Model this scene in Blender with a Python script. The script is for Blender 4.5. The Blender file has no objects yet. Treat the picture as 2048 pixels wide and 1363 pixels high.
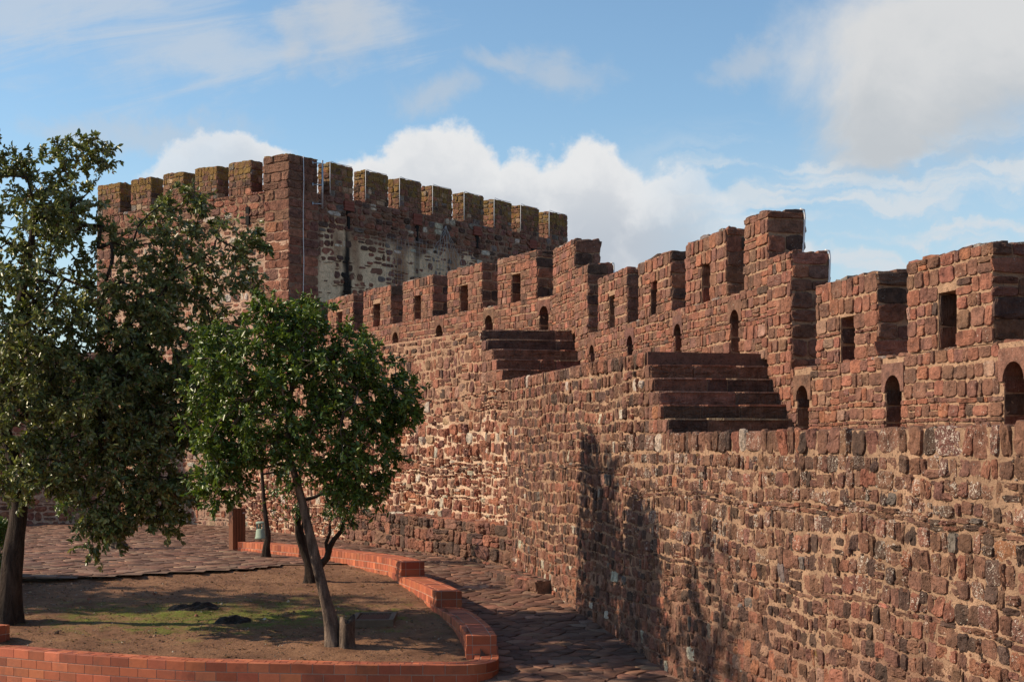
import bpy, math, random
import numpy as np
from mathutils import Vector, geometry as mgeo

# ------------------------------------------------------------------ camera, sky, sun, exposure
scn = bpy.context.scene
COL = scn.collection
F_PX, HOR = 2900.0, 890.0                      # focal length in pixels of a 2048 px frame, eye-level row
cam = bpy.data.cameras.new("camera")
cam.sensor_width = 36.0
cam.lens = F_PX / 2048 * 36.0
cam.shift_y = (HOR - 681.5) / 2048
cam.clip_start, cam.clip_end = 0.1, 6000
camo = bpy.data.objects.new("camera", cam)
camo.rotation_euler = (math.radians(90), 0, 0)
COL.objects.link(camo)
scn.camera = camo

SUN_EL, SUN_AZ = math.radians(31.5), math.radians(-86.5)      # azimuth from +Y towards +X
sdir = Vector((math.sin(SUN_AZ) * math.cos(SUN_EL), math.cos(SUN_AZ) * math.cos(SUN_EL), math.sin(SUN_EL)))
sun = bpy.data.lights.new("sun", 'SUN')
sun.energy, sun.angle, sun.color = 5.0, math.radians(0.5), (1.0, 0.84, 0.64)
suno = bpy.data.objects.new("sun", sun)
suno.rotation_euler = sdir.to_track_quat('Z', 'Y').to_euler()
COL.objects.link(suno)
scn.view_settings.view_transform = 'Standard'
scn.view_settings.look = 'None'
scn.view_settings.exposure = 0.22
scn.view_settings.gamma = 1.0
SKY_STRENGTH = 0.074


class NT:
    """small helper for node trees"""
    def __init__(s, nt):
        s.t = nt
    def n(s, typ, **kw):
        d = s.t.nodes.new(typ)
        for k, v in kw.items():
            setattr(d, k, v)
        return d
    def put(s, sock, v):
        if isinstance(v, bpy.types.NodeSocket):
            s.t.links.new(v, sock)
        elif v is not None:
            sock.default_value = v
    def m(s, op, a, b=None, c=None, clamp=False):
        d = s.n('ShaderNodeMath', operation=op)
        d.use_clamp = clamp
        for i, v in enumerate((a, b, c)):
            s.put(d.inputs[i], v)
        return d.outputs[0]
    def vm(s, op, a, b=None, scale=None):
        d = s.n('ShaderNodeVectorMath', operation=op)
        s.put(d.inputs[0], a)
        s.put(d.inputs[1], b)
        if scale is not None:
            s.put(d.inputs['Scale'], scale)
        return d.outputs[1] if op in ('LENGTH', 'DOT_PRODUCT', 'DISTANCE') else d.outputs[0]
    def mix(s, f, a, b, blend='MIX'):
        d = s.n('ShaderNodeMix', data_type='RGBA', blend_type=blend)
        s.put(d.inputs[0], f)
        s.put(d.inputs[6], a)
        s.put(d.inputs[7], b)
        return d.outputs[2]
    def noise(s, vec, scale, detail=4, rough=0.55, out=0, dist=0.0):
        d = s.n('ShaderNodeTexNoise')
        s.put(d.inputs['Vector'], vec)
        d.inputs['Scale'].default_value = scale
        d.inputs['Detail'].default_value = detail
        d.inputs['Roughness'].default_value = rough
        d.inputs['Distortion'].default_value = dist
        return d.outputs[out]
    def ss(s, x, lo, hi, a=0.0, b=1.0):
        d = s.n('ShaderNodeMapRange', interpolation_type='SMOOTHSTEP')
        s.put(d.inputs[0], x)
        for i, v in enumerate((lo, hi, a, b)):
            s.put(d.inputs[1 + i], v)
        return d.outputs[0]
    def xyz(s, x, y, z):
        d = s.n('ShaderNodeCombineXYZ')
        for i, v in enumerate((x, y, z)):
            s.put(d.inputs[i], v)
        return d.outputs[0]


def sky_world():
    w = bpy.data.worlds.new("World")
    scn.world = w
    w.use_nodes = True
    t = NT(w.node_tree)
    for d in list(w.node_tree.nodes):
        w.node_tree.nodes.remove(d)
    sky = t.n('ShaderNodeTexSky', sky_type='NISHITA')
    sky.sun_disc = False
    sky.sun_elevation = SUN_EL
    sky.sun_rotation = SUN_AZ
    sky.air_density, sky.dust_density, sky.ozone_density = 1.0, 0.4, 2.0
    blue = t.mix(1.0, sky.outputs[0], (1.66, 1.84, 1.84, 1), 'MULTIPLY')
    co = t.n('ShaderNodeTexCoord').outputs['Generated']
    sp = t.n('ShaderNodeSeparateXYZ')
    t.put(sp.inputs[0], co)
    az = t.m('MULTIPLY', t.m('ARCTAN2', sp.outputs[0], sp.outputs[1]), 10.0)
    el = t.m('MULTIPLY', t.m('ARCSINE', sp.outputs[2]), 10.0)
    q = t.xyz(az, el, 0.0)

    def c(u, v):
        a = math.atan((u - 1024) / F_PX)
        return a * 10, math.atan((HOR - v) / F_PX * math.cos(a)) * 10

    def blobs(vec, lst):
        f = None
        for (u, v, ru, rv) in lst:
            cx, cy = c(u, v)
            d = t.vm('SUBTRACT', vec, (cx, cy, 0))
            d = t.vm('MULTIPLY', d, (290.0 / ru, 290.0 / rv, 0))
            g = t.m('SUBTRACT', 1.0, t.vm('LENGTH', d))
            f = g if f is None else t.m('MAXIMUM', f, g)
        return f
    wn = t.vm('SUBTRACT', t.noise(q, 1.6, 6, 0.6, 1), (0.5, 0.5, 0.5))
    q1 = t.vm('ADD', q, t.vm('SCALE', wn, None, 0.55))
    wn2 = t.vm('SUBTRACT', t.noise(q, 1.1, 7, 0.62, 1, 0.4), (0.5, 0.5, 0.5))
    q2 = t.vm('ADD', q, t.vm('SCALE', wn2, None, 0.8))
    fine = t.noise(q, 5.0, 8, 0.6)
    # heaped cloud behind the tower
    cum = blobs(q1, [(885, 400, 150, 165), (760, 420, 170, 130), (1010, 430, 150, 130), (1190, 440, 150, 165),
                     (1330, 500, 170, 170), (470, 370, 190, 95), (600, 400, 160, 100), (1100, 540, 420, 170), (1450, 560, 190, 130)])
    cumd = t.ss(t.m('ADD', cum, t.m('MULTIPLY', t.m('SUBTRACT', fine, 0.5), 0.35)), -0.02, 0.16)
    # right part of it fades out
    cumd = t.m('MULTIPLY', cumd, t.ss(az, c(1230, 0)[0], c(1520, 0)[0], 1.0, 0.35))
    cumd = t.m('MULTIPLY', cumd, t.ss(az, c(380, 0)[0], c(640, 0)[0], 0.75, 1.0))
    # lit tops against greyer bodies: density gradient towards the sun side
    shade = t.ss(t.m('ADD', cum, t.m('MULTIPLY', t.m('SUBTRACT', t.noise(q1, 3.2, 6, 0.6), 0.5), 0.9)), 0.1, 0.75)
    low = t.ss(el, c(1024, 500)[1], c(1024, 330)[1])
    cumc = t.mix(t.m('MULTIPLY', shade, t.m('SUBTRACT', 1.0, t.m('MULTIPLY', low, 0.55))), (9.3, 9.4, 9.5, 1), (5.9, 6.45, 7.2, 1))
    # soft grey cloud at the upper right
    big = blobs(q2, [(1880, 110, 330, 250), (1990, 60, 260, 220), (1800, 190, 230, 170), (1830, 270, 190, 80)])
    bigd = t.ss(t.m('ADD', big, t.m('MULTIPLY', t.m('SUBTRACT', fine, 0.5), 0.25)), -0.08, 0.55)
    bigc = t.mix(t.ss(t.m('ADD', el, t.m('MULTIPLY', t.m('SUBTRACT', t.noise(q2, 1.7, 5), 0.5), 1.4)), c(1850, 330)[1], c(1850, 30)[1]),
                 (6.2, 6.6, 7.0, 1), (8.0, 8.1, 8.2, 1))
    # thin wisps
    wis = blobs(q2, [(1120, 135, 130, 70), (1010, 110, 120, 40), (690, 40, 170, 110), (600, 60, 60, 110), (880, 190, 110, 60), (300, 250, 260, 55), (1510, 120, 110, 50), (150, 250, 150, 40)])
    wisd = t.m('MULTIPLY', t.ss(t.m('ADD', wis, t.m('MULTIPLY', t.m('SUBTRACT', fine, 0.5), 0.9)), 0.0, 0.9), 0.5)
    rot = t.n('ShaderNodeVectorRotate', rotation_type='Z_AXIS')
    t.put(rot.inputs['Vector'], q)
    rot.inputs['Angle'].default_value = math.radians(-14)
    cq = t.vm('MULTIPLY', rot.outputs[0], (0.45, 2.4, 1))
    cir = t.noise(cq, 1.5, 9, 0.66, 0, 0.9)
    cirm = blobs(q2, [(120, 10, 620, 165), (420, 70, 400, 100), (690, 30, 220, 120)])
    cird = t.m('MULTIPLY', t.ss(t.m('ADD', t.m('MULTIPLY', cirm, 0.42), cir), 0.52, 0.92), 0.62)
    # streaked layer low on the right
    sq = t.vm('MULTIPLY', q1, (0.34, 2.9, 1))
    stn = t.noise(sq, 2.4, 5, 0.5)
    stm = t.m('MULTIPLY', t.ss(az, c(1130, 0)[0], c(1560, 0)[0]), t.ss(el, c(1500, 215)[1], c(1500, 350)[1]))
    std = t.m('MULTIPLY', t.m('ADD', t.ss(stn, 0.40, 0.62), 0.10), t.m('MULTIPLY', stm, 0.85))
    hz = t.m('MULTIPLY', t.ss(el, 0.0, 2.4, 1.0, 0.0), 0.55)
    out = t.mix(hz, blue, (6.6, 7.4, 8.3, 1))
    out = t.mix(cird, out, (7.0, 7.5, 8.1, 1))
    out = t.mix(std, out, (7.6, 8.3, 8.9, 1))
    out = t.mix(wisd, out, (6.7, 7.0, 7.4, 1))
    out = t.mix(cumd, out, cumc)
    out = t.mix(bigd, out, bigc)
    bg = t.n('ShaderNodeBackground')
    t.put(bg.inputs[0], out)
    bg.inputs[1].default_value = SKY_STRENGTH
    o = t.n('ShaderNodeOutputWorld')
    t.put(o.inputs[0], bg.outputs[0])


sky_world()

# ------------------------------------------------------------------ materials
def mat(name):
    m = bpy.data.materials.new(name)
    m.use_nodes = True
    t = NT(m.node_tree)
    b = [d for d in m.node_tree.nodes if d.type == 'BSDF_PRINCIPLED'][0]
    b.inputs['Roughness'].default_value = 0.9
    b.inputs['Specular IOR Level'].default_value = 0.25
    return m, t, b


def bump(t, b, h, strength, dist):
    d = t.n('ShaderNodeBump')
    d.inputs['Strength'].default_value = strength
    d.inputs['Distance'].default_value = dist
    t.put(d.inputs['Height'], h)
    t.put(b.inputs['Normal'], d.outputs[0])


def mat_stone(name, lich_scale=16.0, bstr=0.9, tool=False):
    m, t, b = mat(name)
    at = t.n('ShaderNodeAttribute', attribute_name='tone')
    oc = t.n('ShaderNodeAttribute', attribute_name='ochre')
    p = t.n('ShaderNodeNewGeometry').outputs['Position']
    n1 = t.noise(p, 5.5, 6, 0.65)
    n2 = t.noise(p, 38.0, 4, 0.6)
    v = t.m('ADD', t.m('MULTIPLY', t.ss(n1, 0.25, 0.75), 0.75), t.m('MULTIPLY', n2, 0.75))
    col = t.vm('SCALE', at.outputs['Color'], None, t.m('ADD', v, 0.28))
    # dark weather crust in patches
    crust = t.m('MULTIPLY', t.ss(t.noise(p, 4.5, 8, 0.75), 0.48, 0.64), 0.64)
    col = t.mix(crust, col, t.vm('MULTIPLY', col, (0.36, 0.38, 0.42)))
    # pale lichen specks
    ln = t.m('ADD', t.m('MULTIPLY', t.noise(p, lich_scale, 5, 0.7), 0.6), t.m('MULTIPLY', t.noise(p, lich_scale * 4.0, 3, 0.6), 0.4))
    thr = t.m('SUBTRACT', 0.74, t.m('MULTIPLY', at.outputs['Alpha'], 0.215))
    lm = t.ss(t.m('SUBTRACT', ln, thr), 0.0, 0.035)
    col = t.mix(t.m('MULTIPLY', lm, 0.8), col, (0.62, 0.53, 0.43, 1))
    on = t.m('ADD', t.m('MULTIPLY', t.noise(p, 4.0, 5, 0.7), 0.7), t.m('MULTIPLY', t.noise(p, 30.0, 3, 0.6), 0.3))
    om = t.ss(t.m('SUBTRACT', on, t.m('SUBTRACT', 0.70, t.m('MULTIPLY', oc.outputs['Fac'], 0.32))), 0.0, 0.09)
    col = t.mix(t.m('MULTIPLY', om, 0.75), col, (0.24, 0.145, 0.028, 1))
    t.put(b.inputs['Base Color'], col)
    h = t.m('ADD', t.m('MULTIPLY', n1, 1.2), t.m('ADD', t.m('MULTIPLY', n2, 0.5), t.m('MULTIPLY', t.noise(p, 110.0, 3, 0.6), 0.25)))
    st = t.noise(t.vm('MULTIPLY', p, (26.0, 26.0, 5.0)), 1.0, 4, 0.65)
    h = t.m('ADD', h, t.m('MULTIPLY', st, 0.7))
    if tool:
        sv = t.vm('MULTIPLY', p, (30.0, 30.0, 4.0))
        h = t.m('ADD', h, t.m('MULTIPLY', t.noise(sv, 1.0, 3, 0.6), 1.0))
    bump(t, b, h, bstr, 0.05)
    return m


def mat_mortar(name):
    m, t, b = mat(name)
    at = t.n('ShaderNodeAttribute', attribute_name='tone')
    p = t.n('ShaderNodeNewGeometry').outputs['Position']
    n1 = t.noise(p, 7.0, 6, 0.7)
    n2 = t.noise(p, 60.0, 4, 0.65)
    v = t.m('ADD', t.m('MULTIPLY', t.ss(n1, 0.25, 0.75), 0.5), t.m('ADD', t.m('MULTIPLY', n2, 0.7), 0.42))
    col = t.vm('SCALE', at.outputs['Color'], None, v)
    chip = t.ss(t.noise(p, 22.0, 4, 0.6), 0.60, 0.66)
    col = t.mix(t.m('MULTIPLY', chip, 0.75), col, (0.13, 0.065, 0.045, 1))
    t.put(b.inputs['Base Color'], col)
    b.inputs['Roughness'].default_value = 0.97
    bump(t, b, t.m('ADD', n1, t.m('ADD', t.m('MULTIPLY', n2, 0.5), t.m('MULTIPLY', chip, 0.4))), 1.0, 0.04)
    return m


def mat_flag():
    m, t, b = mat("paving_stone")
    at = t.n('ShaderNodeAttribute', attribute_name='tone')
    p = t.n('ShaderNodeNewGeometry').outputs['Position']
    n1 = t.noise(p, 4.0, 6, 0.65)
    n2 = t.noise(p, 45.0, 4, 0.65)
    col = t.vm('SCALE', at.outputs['Color'], None, t.m('ADD', t.m('MULTIPLY', n1, 1.0), t.m('ADD', t.m('MULTIPLY', n2, 0.5), 0.28)))
    dust = t.m('MULTIPLY', t.ss(t.noise(p, 2.1, 8, 0.72), 0.45, 0.7), 0.5)
    col = t.mix(dust, col, (0.26, 0.165, 0.115, 1))
    t.put(b.inputs['Base Color'], col)
    b.inputs['Roughness'].default_value = 0.75
    bump(t, b, t.m('ADD', n1, t.m('MULTIPLY', n2, 0.35)), 0.8, 0.03)
    return m


def mat_soil():
    m, t, b = mat("soil")
    p = t.n('ShaderNodeNewGeometry').outputs['Position']
    n1 = t.noise(p, 1.1, 7, 0.7)
    n2 = t.noise(p, 14.0, 5, 0.7)
    n3 = t.noise(p, 90.0, 3, 0.6)
    col = t.mix(t.ss(n1, 0.3, 0.7), (0.165, 0.078, 0.042, 1), (0.31, 0.16, 0.085, 1))
    col = t.mix(t.m('MULTIPLY', t.ss(n2, 0.5, 0.75), 0.6), col, (0.09, 0.05, 0.03, 1))
    col = t.mix(t.m('MULTIPLY', t.ss(n3, 0.62, 0.74), 0.5), col, (0.36, 0.25, 0.17, 1))
    # moss: a band through the middle of the bed
    d = t.vm('MULTIPLY', t.vm('SUBTRACT', p, (-5.6, 26.9, 0)), (0.20, 0.42, 0))
    band = t.m('SUBTRACT', 1.0, t.vm('LENGTH', d))
    ms = t.ss(t.m('ADD', t.m('MULTIPLY', band, 0.8), t.m('MULTIPLY', t.m('SUBTRACT', t.noise(p, 1.9, 8, 0.75), 0.5), 3.4)), 0.10, 0.95)
    ms = t.m('MULTIPLY', ms, t.ss(n2, 0.2, 0.6, 0.45, 1.0))
    col = t.mix(t.m('MULTIPLY', ms, 0.85), col, t.mix(n2, (0.08, 0.115, 0.012, 1), (0.18, 0.24, 0.02, 1)))
    t.put(b.inputs['Base Color'], col)
    b.inputs['Roughness'].default_value = 0.98
    bump(t, b, t.m('ADD', n2, t.m('MULTIPLY', n3, 0.45)), 0.9, 0.05)
    return m


def mat_simple(name, col, rough=0.6, noise_amt=0.25, scale=20.0, metal=0.0, spec=0.3, bstr=0.15, stretch=None):
    m, t, b = mat(name)
    p = t.n('ShaderNodeNewGeometry').outputs['Position']
    if stretch:
        p = t.vm('MULTIPLY', p, stretch)
    n = t.noise(p, scale, 5, 0.65)
    c = t.vm('SCALE', t.mix(0.0, (*col, 1), (*col, 1)), None, t.m('ADD', t.m('MULTIPLY', n, noise_amt * 2), 1 - noise_amt))
    t.put(b.inputs['Base Color'], c)
    b.inputs['Roughness'].default_value = rough
    b.inputs['Metallic'].default_value = metal
    b.inputs['Specular IOR Level'].default_value = spec
    bump(t, b, n, bstr, 0.01)
    return m


def mat_brick():
    m, t, b = mat("glazed_brick")
    at = t.n('ShaderNodeAttribute', attribute_name='tone')
    p = t.n('ShaderNodeNewGeometry').outputs['Position']
    n = t.noise(p, 9.0, 5, 0.65)
    n2 = t.noise(p, 70.0, 3, 0.6)
    col = t.vm('SCALE', at.outputs['Color'], None, t.m('ADD', t.m('MULTIPLY', n, 0.5), t.m('ADD', t.m('MULTIPLY', n2, 0.25), 0.62)))
    st = t.ss(t.noise(p, 3.0, 8, 0.75), 0.48, 0.72)
    col = t.mix(t.m('MULTIPLY', st, 0.6), col, (0.17, 0.062, 0.038, 1))
    wr = t.ss(t.noise(p, 26.0, 5, 0.7), 0.62, 0.72)
    col = t.mix(t.m('MULTIPLY', wr, 0.45), col, (0.36, 0.22, 0.15, 1))
    t.put(b.inputs['Base Color'], col)
    b.inputs['Roughness'].default_value = 0.72
    b.inputs['Specular IOR Level'].default_value = 0.35
    bump(t, b, t.m('ADD', n, t.m('MULTIPLY', n2, 0.4)), 0.3, 0.006)
    return m


def mat_bark(name, dark, light, scale):
    m, t, b = mat(name)
    tc = t.n('ShaderNodeNewGeometry').outputs['Position']
    p = t.vm('MULTIPLY', tc, (1.0, 1.0, 0.22))
    n1 = t.noise(p, scale, 6, 0.7, 0, 0.5)
    n2 = t.noise(tc, 40.0, 4, 0.6)
    col = t.mix(t.ss(t.m('ADD', t.m('MULTIPLY', n1, 0.8), t.m('MULTIPLY', n2, 0.2)), 0.35, 0.7), (*dark, 1), (*light, 1))
    t.put(b.inputs['Base Color'], col)
    bump(t, b, t.m('ADD', n1, t.m('MULTIPLY', n2, 0.2)), 1.0, 0.05)
    return m


def mat_leaf(name, back, rough=0.42, trans=0.3):
    m, t, b = mat(name)
    at = t.n('ShaderNodeAttribute', attribute_name='tone')
    g = t.n('ShaderNodeNewGeometry')
    col = t.mix(t.m('MULTIPLY', g.outputs['Backfacing'], 0.65), at.outputs['Color'], (*back, 1))
    t.put(b.inputs['Base Color'], col)
    b.inputs['Roughness'].default_value = rough
    b.inputs['Specular IOR Level'].default_value = 0.4
    tr = t.n('ShaderNodeBsdfTranslucent')
    t.put(tr.inputs[0], t.vm('MULTIPLY', at.outputs['Color'], (1.1, 1.25, 0.5)))
    mx = t.n('ShaderNodeMixShader')
    mx.inputs[0].default_value = trans
    t.put(mx.inputs[1], b.outputs[0])
    t.put(mx.inputs[2], tr.outputs[0])
    o = [d for d in m.node_tree.nodes if d.type == 'OUTPUT_MATERIAL'][0]
    t.put(o.inputs[0], mx.outputs[0])
    return m


STONE = mat_stone("sandstone_rubble")
ASHLAR = mat_stone("sandstone_block", 14.0, 1.0, True)
MORTAR = mat_mortar("lime_mortar")
FLAG = mat_flag()
SOIL = mat_soil()
BRICK = mat_brick()
GROUT = mat_simple("grout", (0.42, 0.31, 0.24), 0.95, 0.3, 30)
JOINT = mat_simple("joint_earth", (0.17, 0.10, 0.068), 0.98, 0.5, 6, bstr=0.6)
DIRT = mat_simple("dry_earth", (0.20, 0.12, 0.075), 0.98, 0.4, 0.8, bstr=0.5)
DARK = mat_simple("painted_void_shade", (0.012, 0.010, 0.009), 0.98)  # near-black colour in place of the shade inside the loopholes
REDCAP = mat_simple("red_sandstone_cap", (0.20, 0.062, 0.042), 0.9, 0.4, 12)
WHITE = mat_simple("white_cable", (0.72, 0.70, 0.68), 0.5, 0.1, 5)
STEEL = mat_simple("galvanised_steel", (0.42, 0.45, 0.48), 0.45, 0.15, 12, metal=0.6)
WIRE = mat_simple("string_wire", (0.42, 0.40, 0.38), 0.6, 0.2, 9)
WOOD = mat_simple("varnished_wood", (0.155, 0.056, 0.026), 0.45, 0.5, 3.0, stretch=(14, 14, 0.6), spec=0.4)
WOODD = mat_simple("painted_gap_shade", (0.02, 0.013, 0.01), 0.9)  # near-black colour carrying the shade between the bin slats
GREEN = mat_simple("green_concrete", (0.27, 0.33, 0.25), 0.8, 0.25, 14)
CONC = mat_simple("weathered_concrete", (0.16, 0.105, 0.07), 0.95, 0.5, 9, bstr=0.6)
RUST = mat_simple("rusty_iron", (0.17, 0.075, 0.045), 0.8, 0.4, 16)
BARK_D = mat_bark("dark_bark", (0.022, 0.014, 0.010), (0.085, 0.055, 0.038), 11.0)
BARK_G = mat_bark("grey_bark", (0.050, 0.034, 0.026), (0.25, 0.175, 0.125), 9.0)
CHAR = mat_bark("charred_wood", (0.012, 0.009, 0.007), (0.075, 0.052, 0.038), 9.0)
OAKLEAF = mat_leaf("oak_leaf", (0.24, 0.225, 0.13), 0.36, 0.2)
GREENLEAF = mat_leaf("glossy_leaf", (0.10, 0.13, 0.045), 0.36, 0.22)
GRASS = mat_leaf("grass_blade", (0.12, 0.2, 0.03), 0.6, 0.35)
PEB = mat_stone("pebble_stone", 20.0, 0.3)

# ------------------------------------------------------------------ mesh helpers
class MB:
    def __init__(s):
        s.V, s.C, s.O, s.loops, s.sizes, s.mi, s.sm = [], [], [], [], [], [], []
        s.n = 0
    def add(s, v, f, col=(0.3, 0.2, 0.15, 0), mi=0, smooth=False, ochre=0.0):
        v = np.asarray(v, float).reshape(-1, 3)
        nv = len(v)
        c = np.asarray(col, float)
        if c.ndim == 1:
            c = np.tile(c, (nv, 1))
        o = np.broadcast_to(np.asarray(ochre, float), (nv,))
        s.V.append(v)
        s.C.append(c)
        s.O.append(o)
        if isinstance(f, np.ndarray):
            m, k = f.shape
            s.loops.append((f + s.n).ravel())
            s.sizes.append(np.full(m, k))
        else:
            m = len(f)
            s.loops.append(np.array([i + s.n for q in f for i in q], int))
            s.sizes.append(np.array([len(q) for q in f], int))
        s.mi.append(np.full(m, mi))
        s.sm.append(np.full(m, smooth))
        s.n += nv
    def build(s, name, mats, parent=None):
        me = bpy.data.meshes.new(name)
        V = np.concatenate(s.V)
        L = np.concatenate(s.loops).astype(np.int32)
        S = np.concatenate(s.sizes).astype(np.int32)
        me.vertices.add(len(V))
        me.vertices.foreach_set('co', V.astype(np.float32).ravel())
        me.loops.add(len(L))
        me.loops.foreach_set('vertex_index', L)
        me.polygons.add(len(S))
        st = np.concatenate(([0], np.cumsum(S)[:-1])).astype(np.int32)
        me.polygons.foreach_set('loop_start', st)
        me.polygons.foreach_set('loop_total', S)
        me.polygons.foreach_set('material_index', np.concatenate(s.mi).astype(np.int32))
        me.polygons.foreach_set('use_smooth', np.concatenate(s.sm).astype(bool))
        a = me.attributes.new('tone', 'FLOAT_COLOR', 'POINT')
        C = np.concatenate(s.C)
        a.data.foreach_set('color', C.astype(np.float32).ravel())
        O = np.concatenate(s.O)
        if O.any():
            b = me.attributes.new('ochre', 'FLOAT', 'POINT')
            b.data.foreach_set('value', O.astype(np.float32))
        for m in (mats if isinstance(mats, (list, tuple)) else [mats]):
            me.materials.append(m)
        me.update(calc_edges=True)
        me.validate()
        ob = bpy.data.objects.new(name, me)
        COL.objects.link(ob)
        if parent:
            ob.parent = parent
        return ob


def thing(name, label, cat, group=None):
    o = bpy.data.objects.new(name, None)
    COL.objects.link(o)
    o['label'], o['category'] = label, cat
    o['kind'] = 'thing'
    if group:
        o['group'] = group
    return o


def tag(o, label, cat, group=None, kind=None):
    o['label'], o['category'] = label, cat
    if group:
        o['group'] = group
    o['kind'] = kind or 'thing'
    return o


BOXF = [(0, 1, 2, 3), (7, 6, 5, 4), (0, 4, 5, 1), (1, 5, 6, 2), (2, 6, 7, 3), (3, 7, 4, 0)]


def boxv(x0, x1, y0, y1, z0, z1):
    return np.array([(x0, y0, z0), (x0, y1, z0), (x1, y1, z0), (x1, y0, z0), (x0, y0, z1), (x0, y1, z1), (x1, y1, z1), (x1, y0, z1)], float)


def nz(p, f, seed=0.0):
    """cheap smooth noise about -1..1 of (n,3) points"""
    p = np.asarray(p, float) * f
    x, y, z = p[..., 0], p[..., 1], p[..., 2]
    r = np.sin(x * 1.0 + 1.7 * np.sin(y * 0.9 + seed) + z * 0.6 + seed)
    r = r + np.sin(y * 1.3 + 1.9 * np.sin(z * 1.1 + seed * 2) - x * 0.4 + 2.1)
    r = r + 0.6 * np.sin(z * 2.3 + 1.3 * np.sin(x * 1.7) + y * 1.9 + seed * 3)
    return r / 2.6


class Frame:
    """a: along (to the right), b: up, n: outward"""
    def __init__(s, O, a, b=(0, 0, 1), n=None):
        s.O = np.asarray(O, float)
        s.a = np.asarray(a, float) / np.linalg.norm(a)
        s.b = np.asarray(b, float)
        s.n = np.cross(s.a, s.b) if n is None else np.asarray(n, float)
    def P(s, x, y, d):
        x, y, d = np.asarray(x, float)[..., None], np.asarray(y, float)[..., None], np.asarray(d, float)[..., None]
        return s.O + x * s.a + y * s.b + d * s.n
    def side_right(s, x):            # face at local x looking along +a
        return Frame(s.P(x, 0, 0), -s.n, s.b)
    def top(s, y):                   # horizontal face at height y looking up, its up axis points into the wall
        return Frame(s.P(0, y, 0), s.a, -s.n, s.b)
    def box(s, mb, x0, x1, y0, y1, d0, d1, col, mi=0, ochre=0.0):
        v = boxv(x0, x1, d0, d1, y0, y1)
        mb.add(s.P(v[:, 0], v[:, 2], v[:, 1]), BOXF, col, mi, False, ochre)


RED = (0.270, 0.110, 0.068)
ORED = (0.32, 0.128, 0.072)
BROWN = (0.205, 0.100, 0.064)
DARKB = (0.108, 0.062, 0.045)
PURP = (0.200, 0.094, 0.066)
PINK = (0.33, 0.185, 0.128)
TAN = (0.36, 0.235, 0.145)
WHIT = (0.52, 0.43, 0.33)
GREY = (0.19, 0.15, 0.125)
M_TAN = (0.37, 0.225, 0.14, 0)
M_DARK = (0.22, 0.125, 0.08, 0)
M_CREAM = (0.58, 0.40, 0.27, 0)
M_PINK = (0.50, 0.315, 0.215, 0)


def pick(rng, n, cols, wts, jit=0.13):
    cols = np.array(cols)
    w = np.array(wts, float)
    k = rng.choice(len(cols), n, p=w / w.sum())
    c = cols[k] * np.exp(rng.normal(0, jit, (n, 1))) * np.exp(rng.normal(0, 0.03, (n, 3)))
    return c


def pal_parapet(P, rng):
    n = len(P)
    c = pick(rng, n, [RED, ORED, BROWN, PURP, PINK, DARKB], [40, 4, 36, 16, 1.5, 2.5], 0.10)
    return np.c_[c, rng.uniform(0.15, 0.62, n)], 0.04 * rng.random(n)


def pal_near(P, rng):
    n = len(P)
    z = P[:, 2]
    c = pick(rng, n, [BROWN, DARKB, RED, PURP, PINK, WHIT, GREY, ORED], [54, 22, 10, 12, 0.5, 0.6, 0.8, 0.8])
    low = np.clip((-2.2 - z) / 1.0, 0, 1) * rng.random(n)
    c2 = pick(rng, n, [RED, ORED, BROWN, PINK, WHIT, DARKB], [36, 26, 22, 8, 5, 10])
    c = np.where((low > 0.4)[:, None], c2, c)
    c[:, :] *= 0.86
    li = rng.uniform(0.0, 0.95, n) ** 1.4 * np.clip((z + 3.2) / 2.0, 0.1, 1) + 0.15
    return np.c_[c, li], (rng.random(n) > 0.985) * 0.5


def pal_mid(P, rng):
    n = len(P)
    z = P[:, 2]
    c = pick(rng, n, [BROWN, DARKB, RED, PURP, PINK, WHIT, GREY, ORED], [44, 20, 17, 14, 1.6, 1.4, 1.2, 2.0])
    low = np.clip((-1.6 - z) / 1.0, 0, 1) * rng.random(n)
    c2 = pick(rng, n, [RED, ORED, BROWN, PINK, WHIT], [36, 28, 20, 8, 8])
    c = np.where((low > 0.45)[:, None], c2, c)
    c[:, :] *= 0.92
    li = rng.uniform(0.0, 0.7, n) ** 1.7 + 0.08
    return np.c_[c, li], 0 * z


def pal_far(P, rng):          # wall under the far walk: brown above, repaired red and cream below
    n = len(P)
    z = P[:, 2]
    c = pick(rng, n, [BROWN, RED, PURP, DARKB, PINK, WHIT], [34, 34, 16, 6, 6, 1.6])
    c2 = pick(rng, n, [RED, ORED, PINK, WHIT, PURP, TAN], [44, 24, 9, 5, 12, 4])
    k = z + 0.25 * nz(P, 1.5) < 0.62
    c = np.where(k[:, None], c2, c)
    return np.c_[c, np.where(k, 0.05, rng.uniform(0.0, 0.35, n))], 0 * z


def pal_plinth(P, rng):
    n = len(P)
    c = pick(rng, n, [BROWN, DARKB, RED, PURP], [34, 30, 22, 16])
    return np.c_[c, rng.uniform(0, 0.15, n)], 0 * P[:, 0]


def pal_shade(P, rng):  # darker stones put shade into merlon sides, jambs and recess backs
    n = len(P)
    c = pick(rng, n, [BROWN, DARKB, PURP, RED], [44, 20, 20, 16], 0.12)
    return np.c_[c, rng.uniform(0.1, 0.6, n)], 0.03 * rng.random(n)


def pal_top(P, rng):
    n = len(P)
    c = pick(rng, n, [BROWN, RED, GREY, DARKB], [40, 30, 15, 15])
    return np.c_[c, rng.uniform(0.2, 0.8, n)], 0.25 * rng.random(n)


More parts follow.
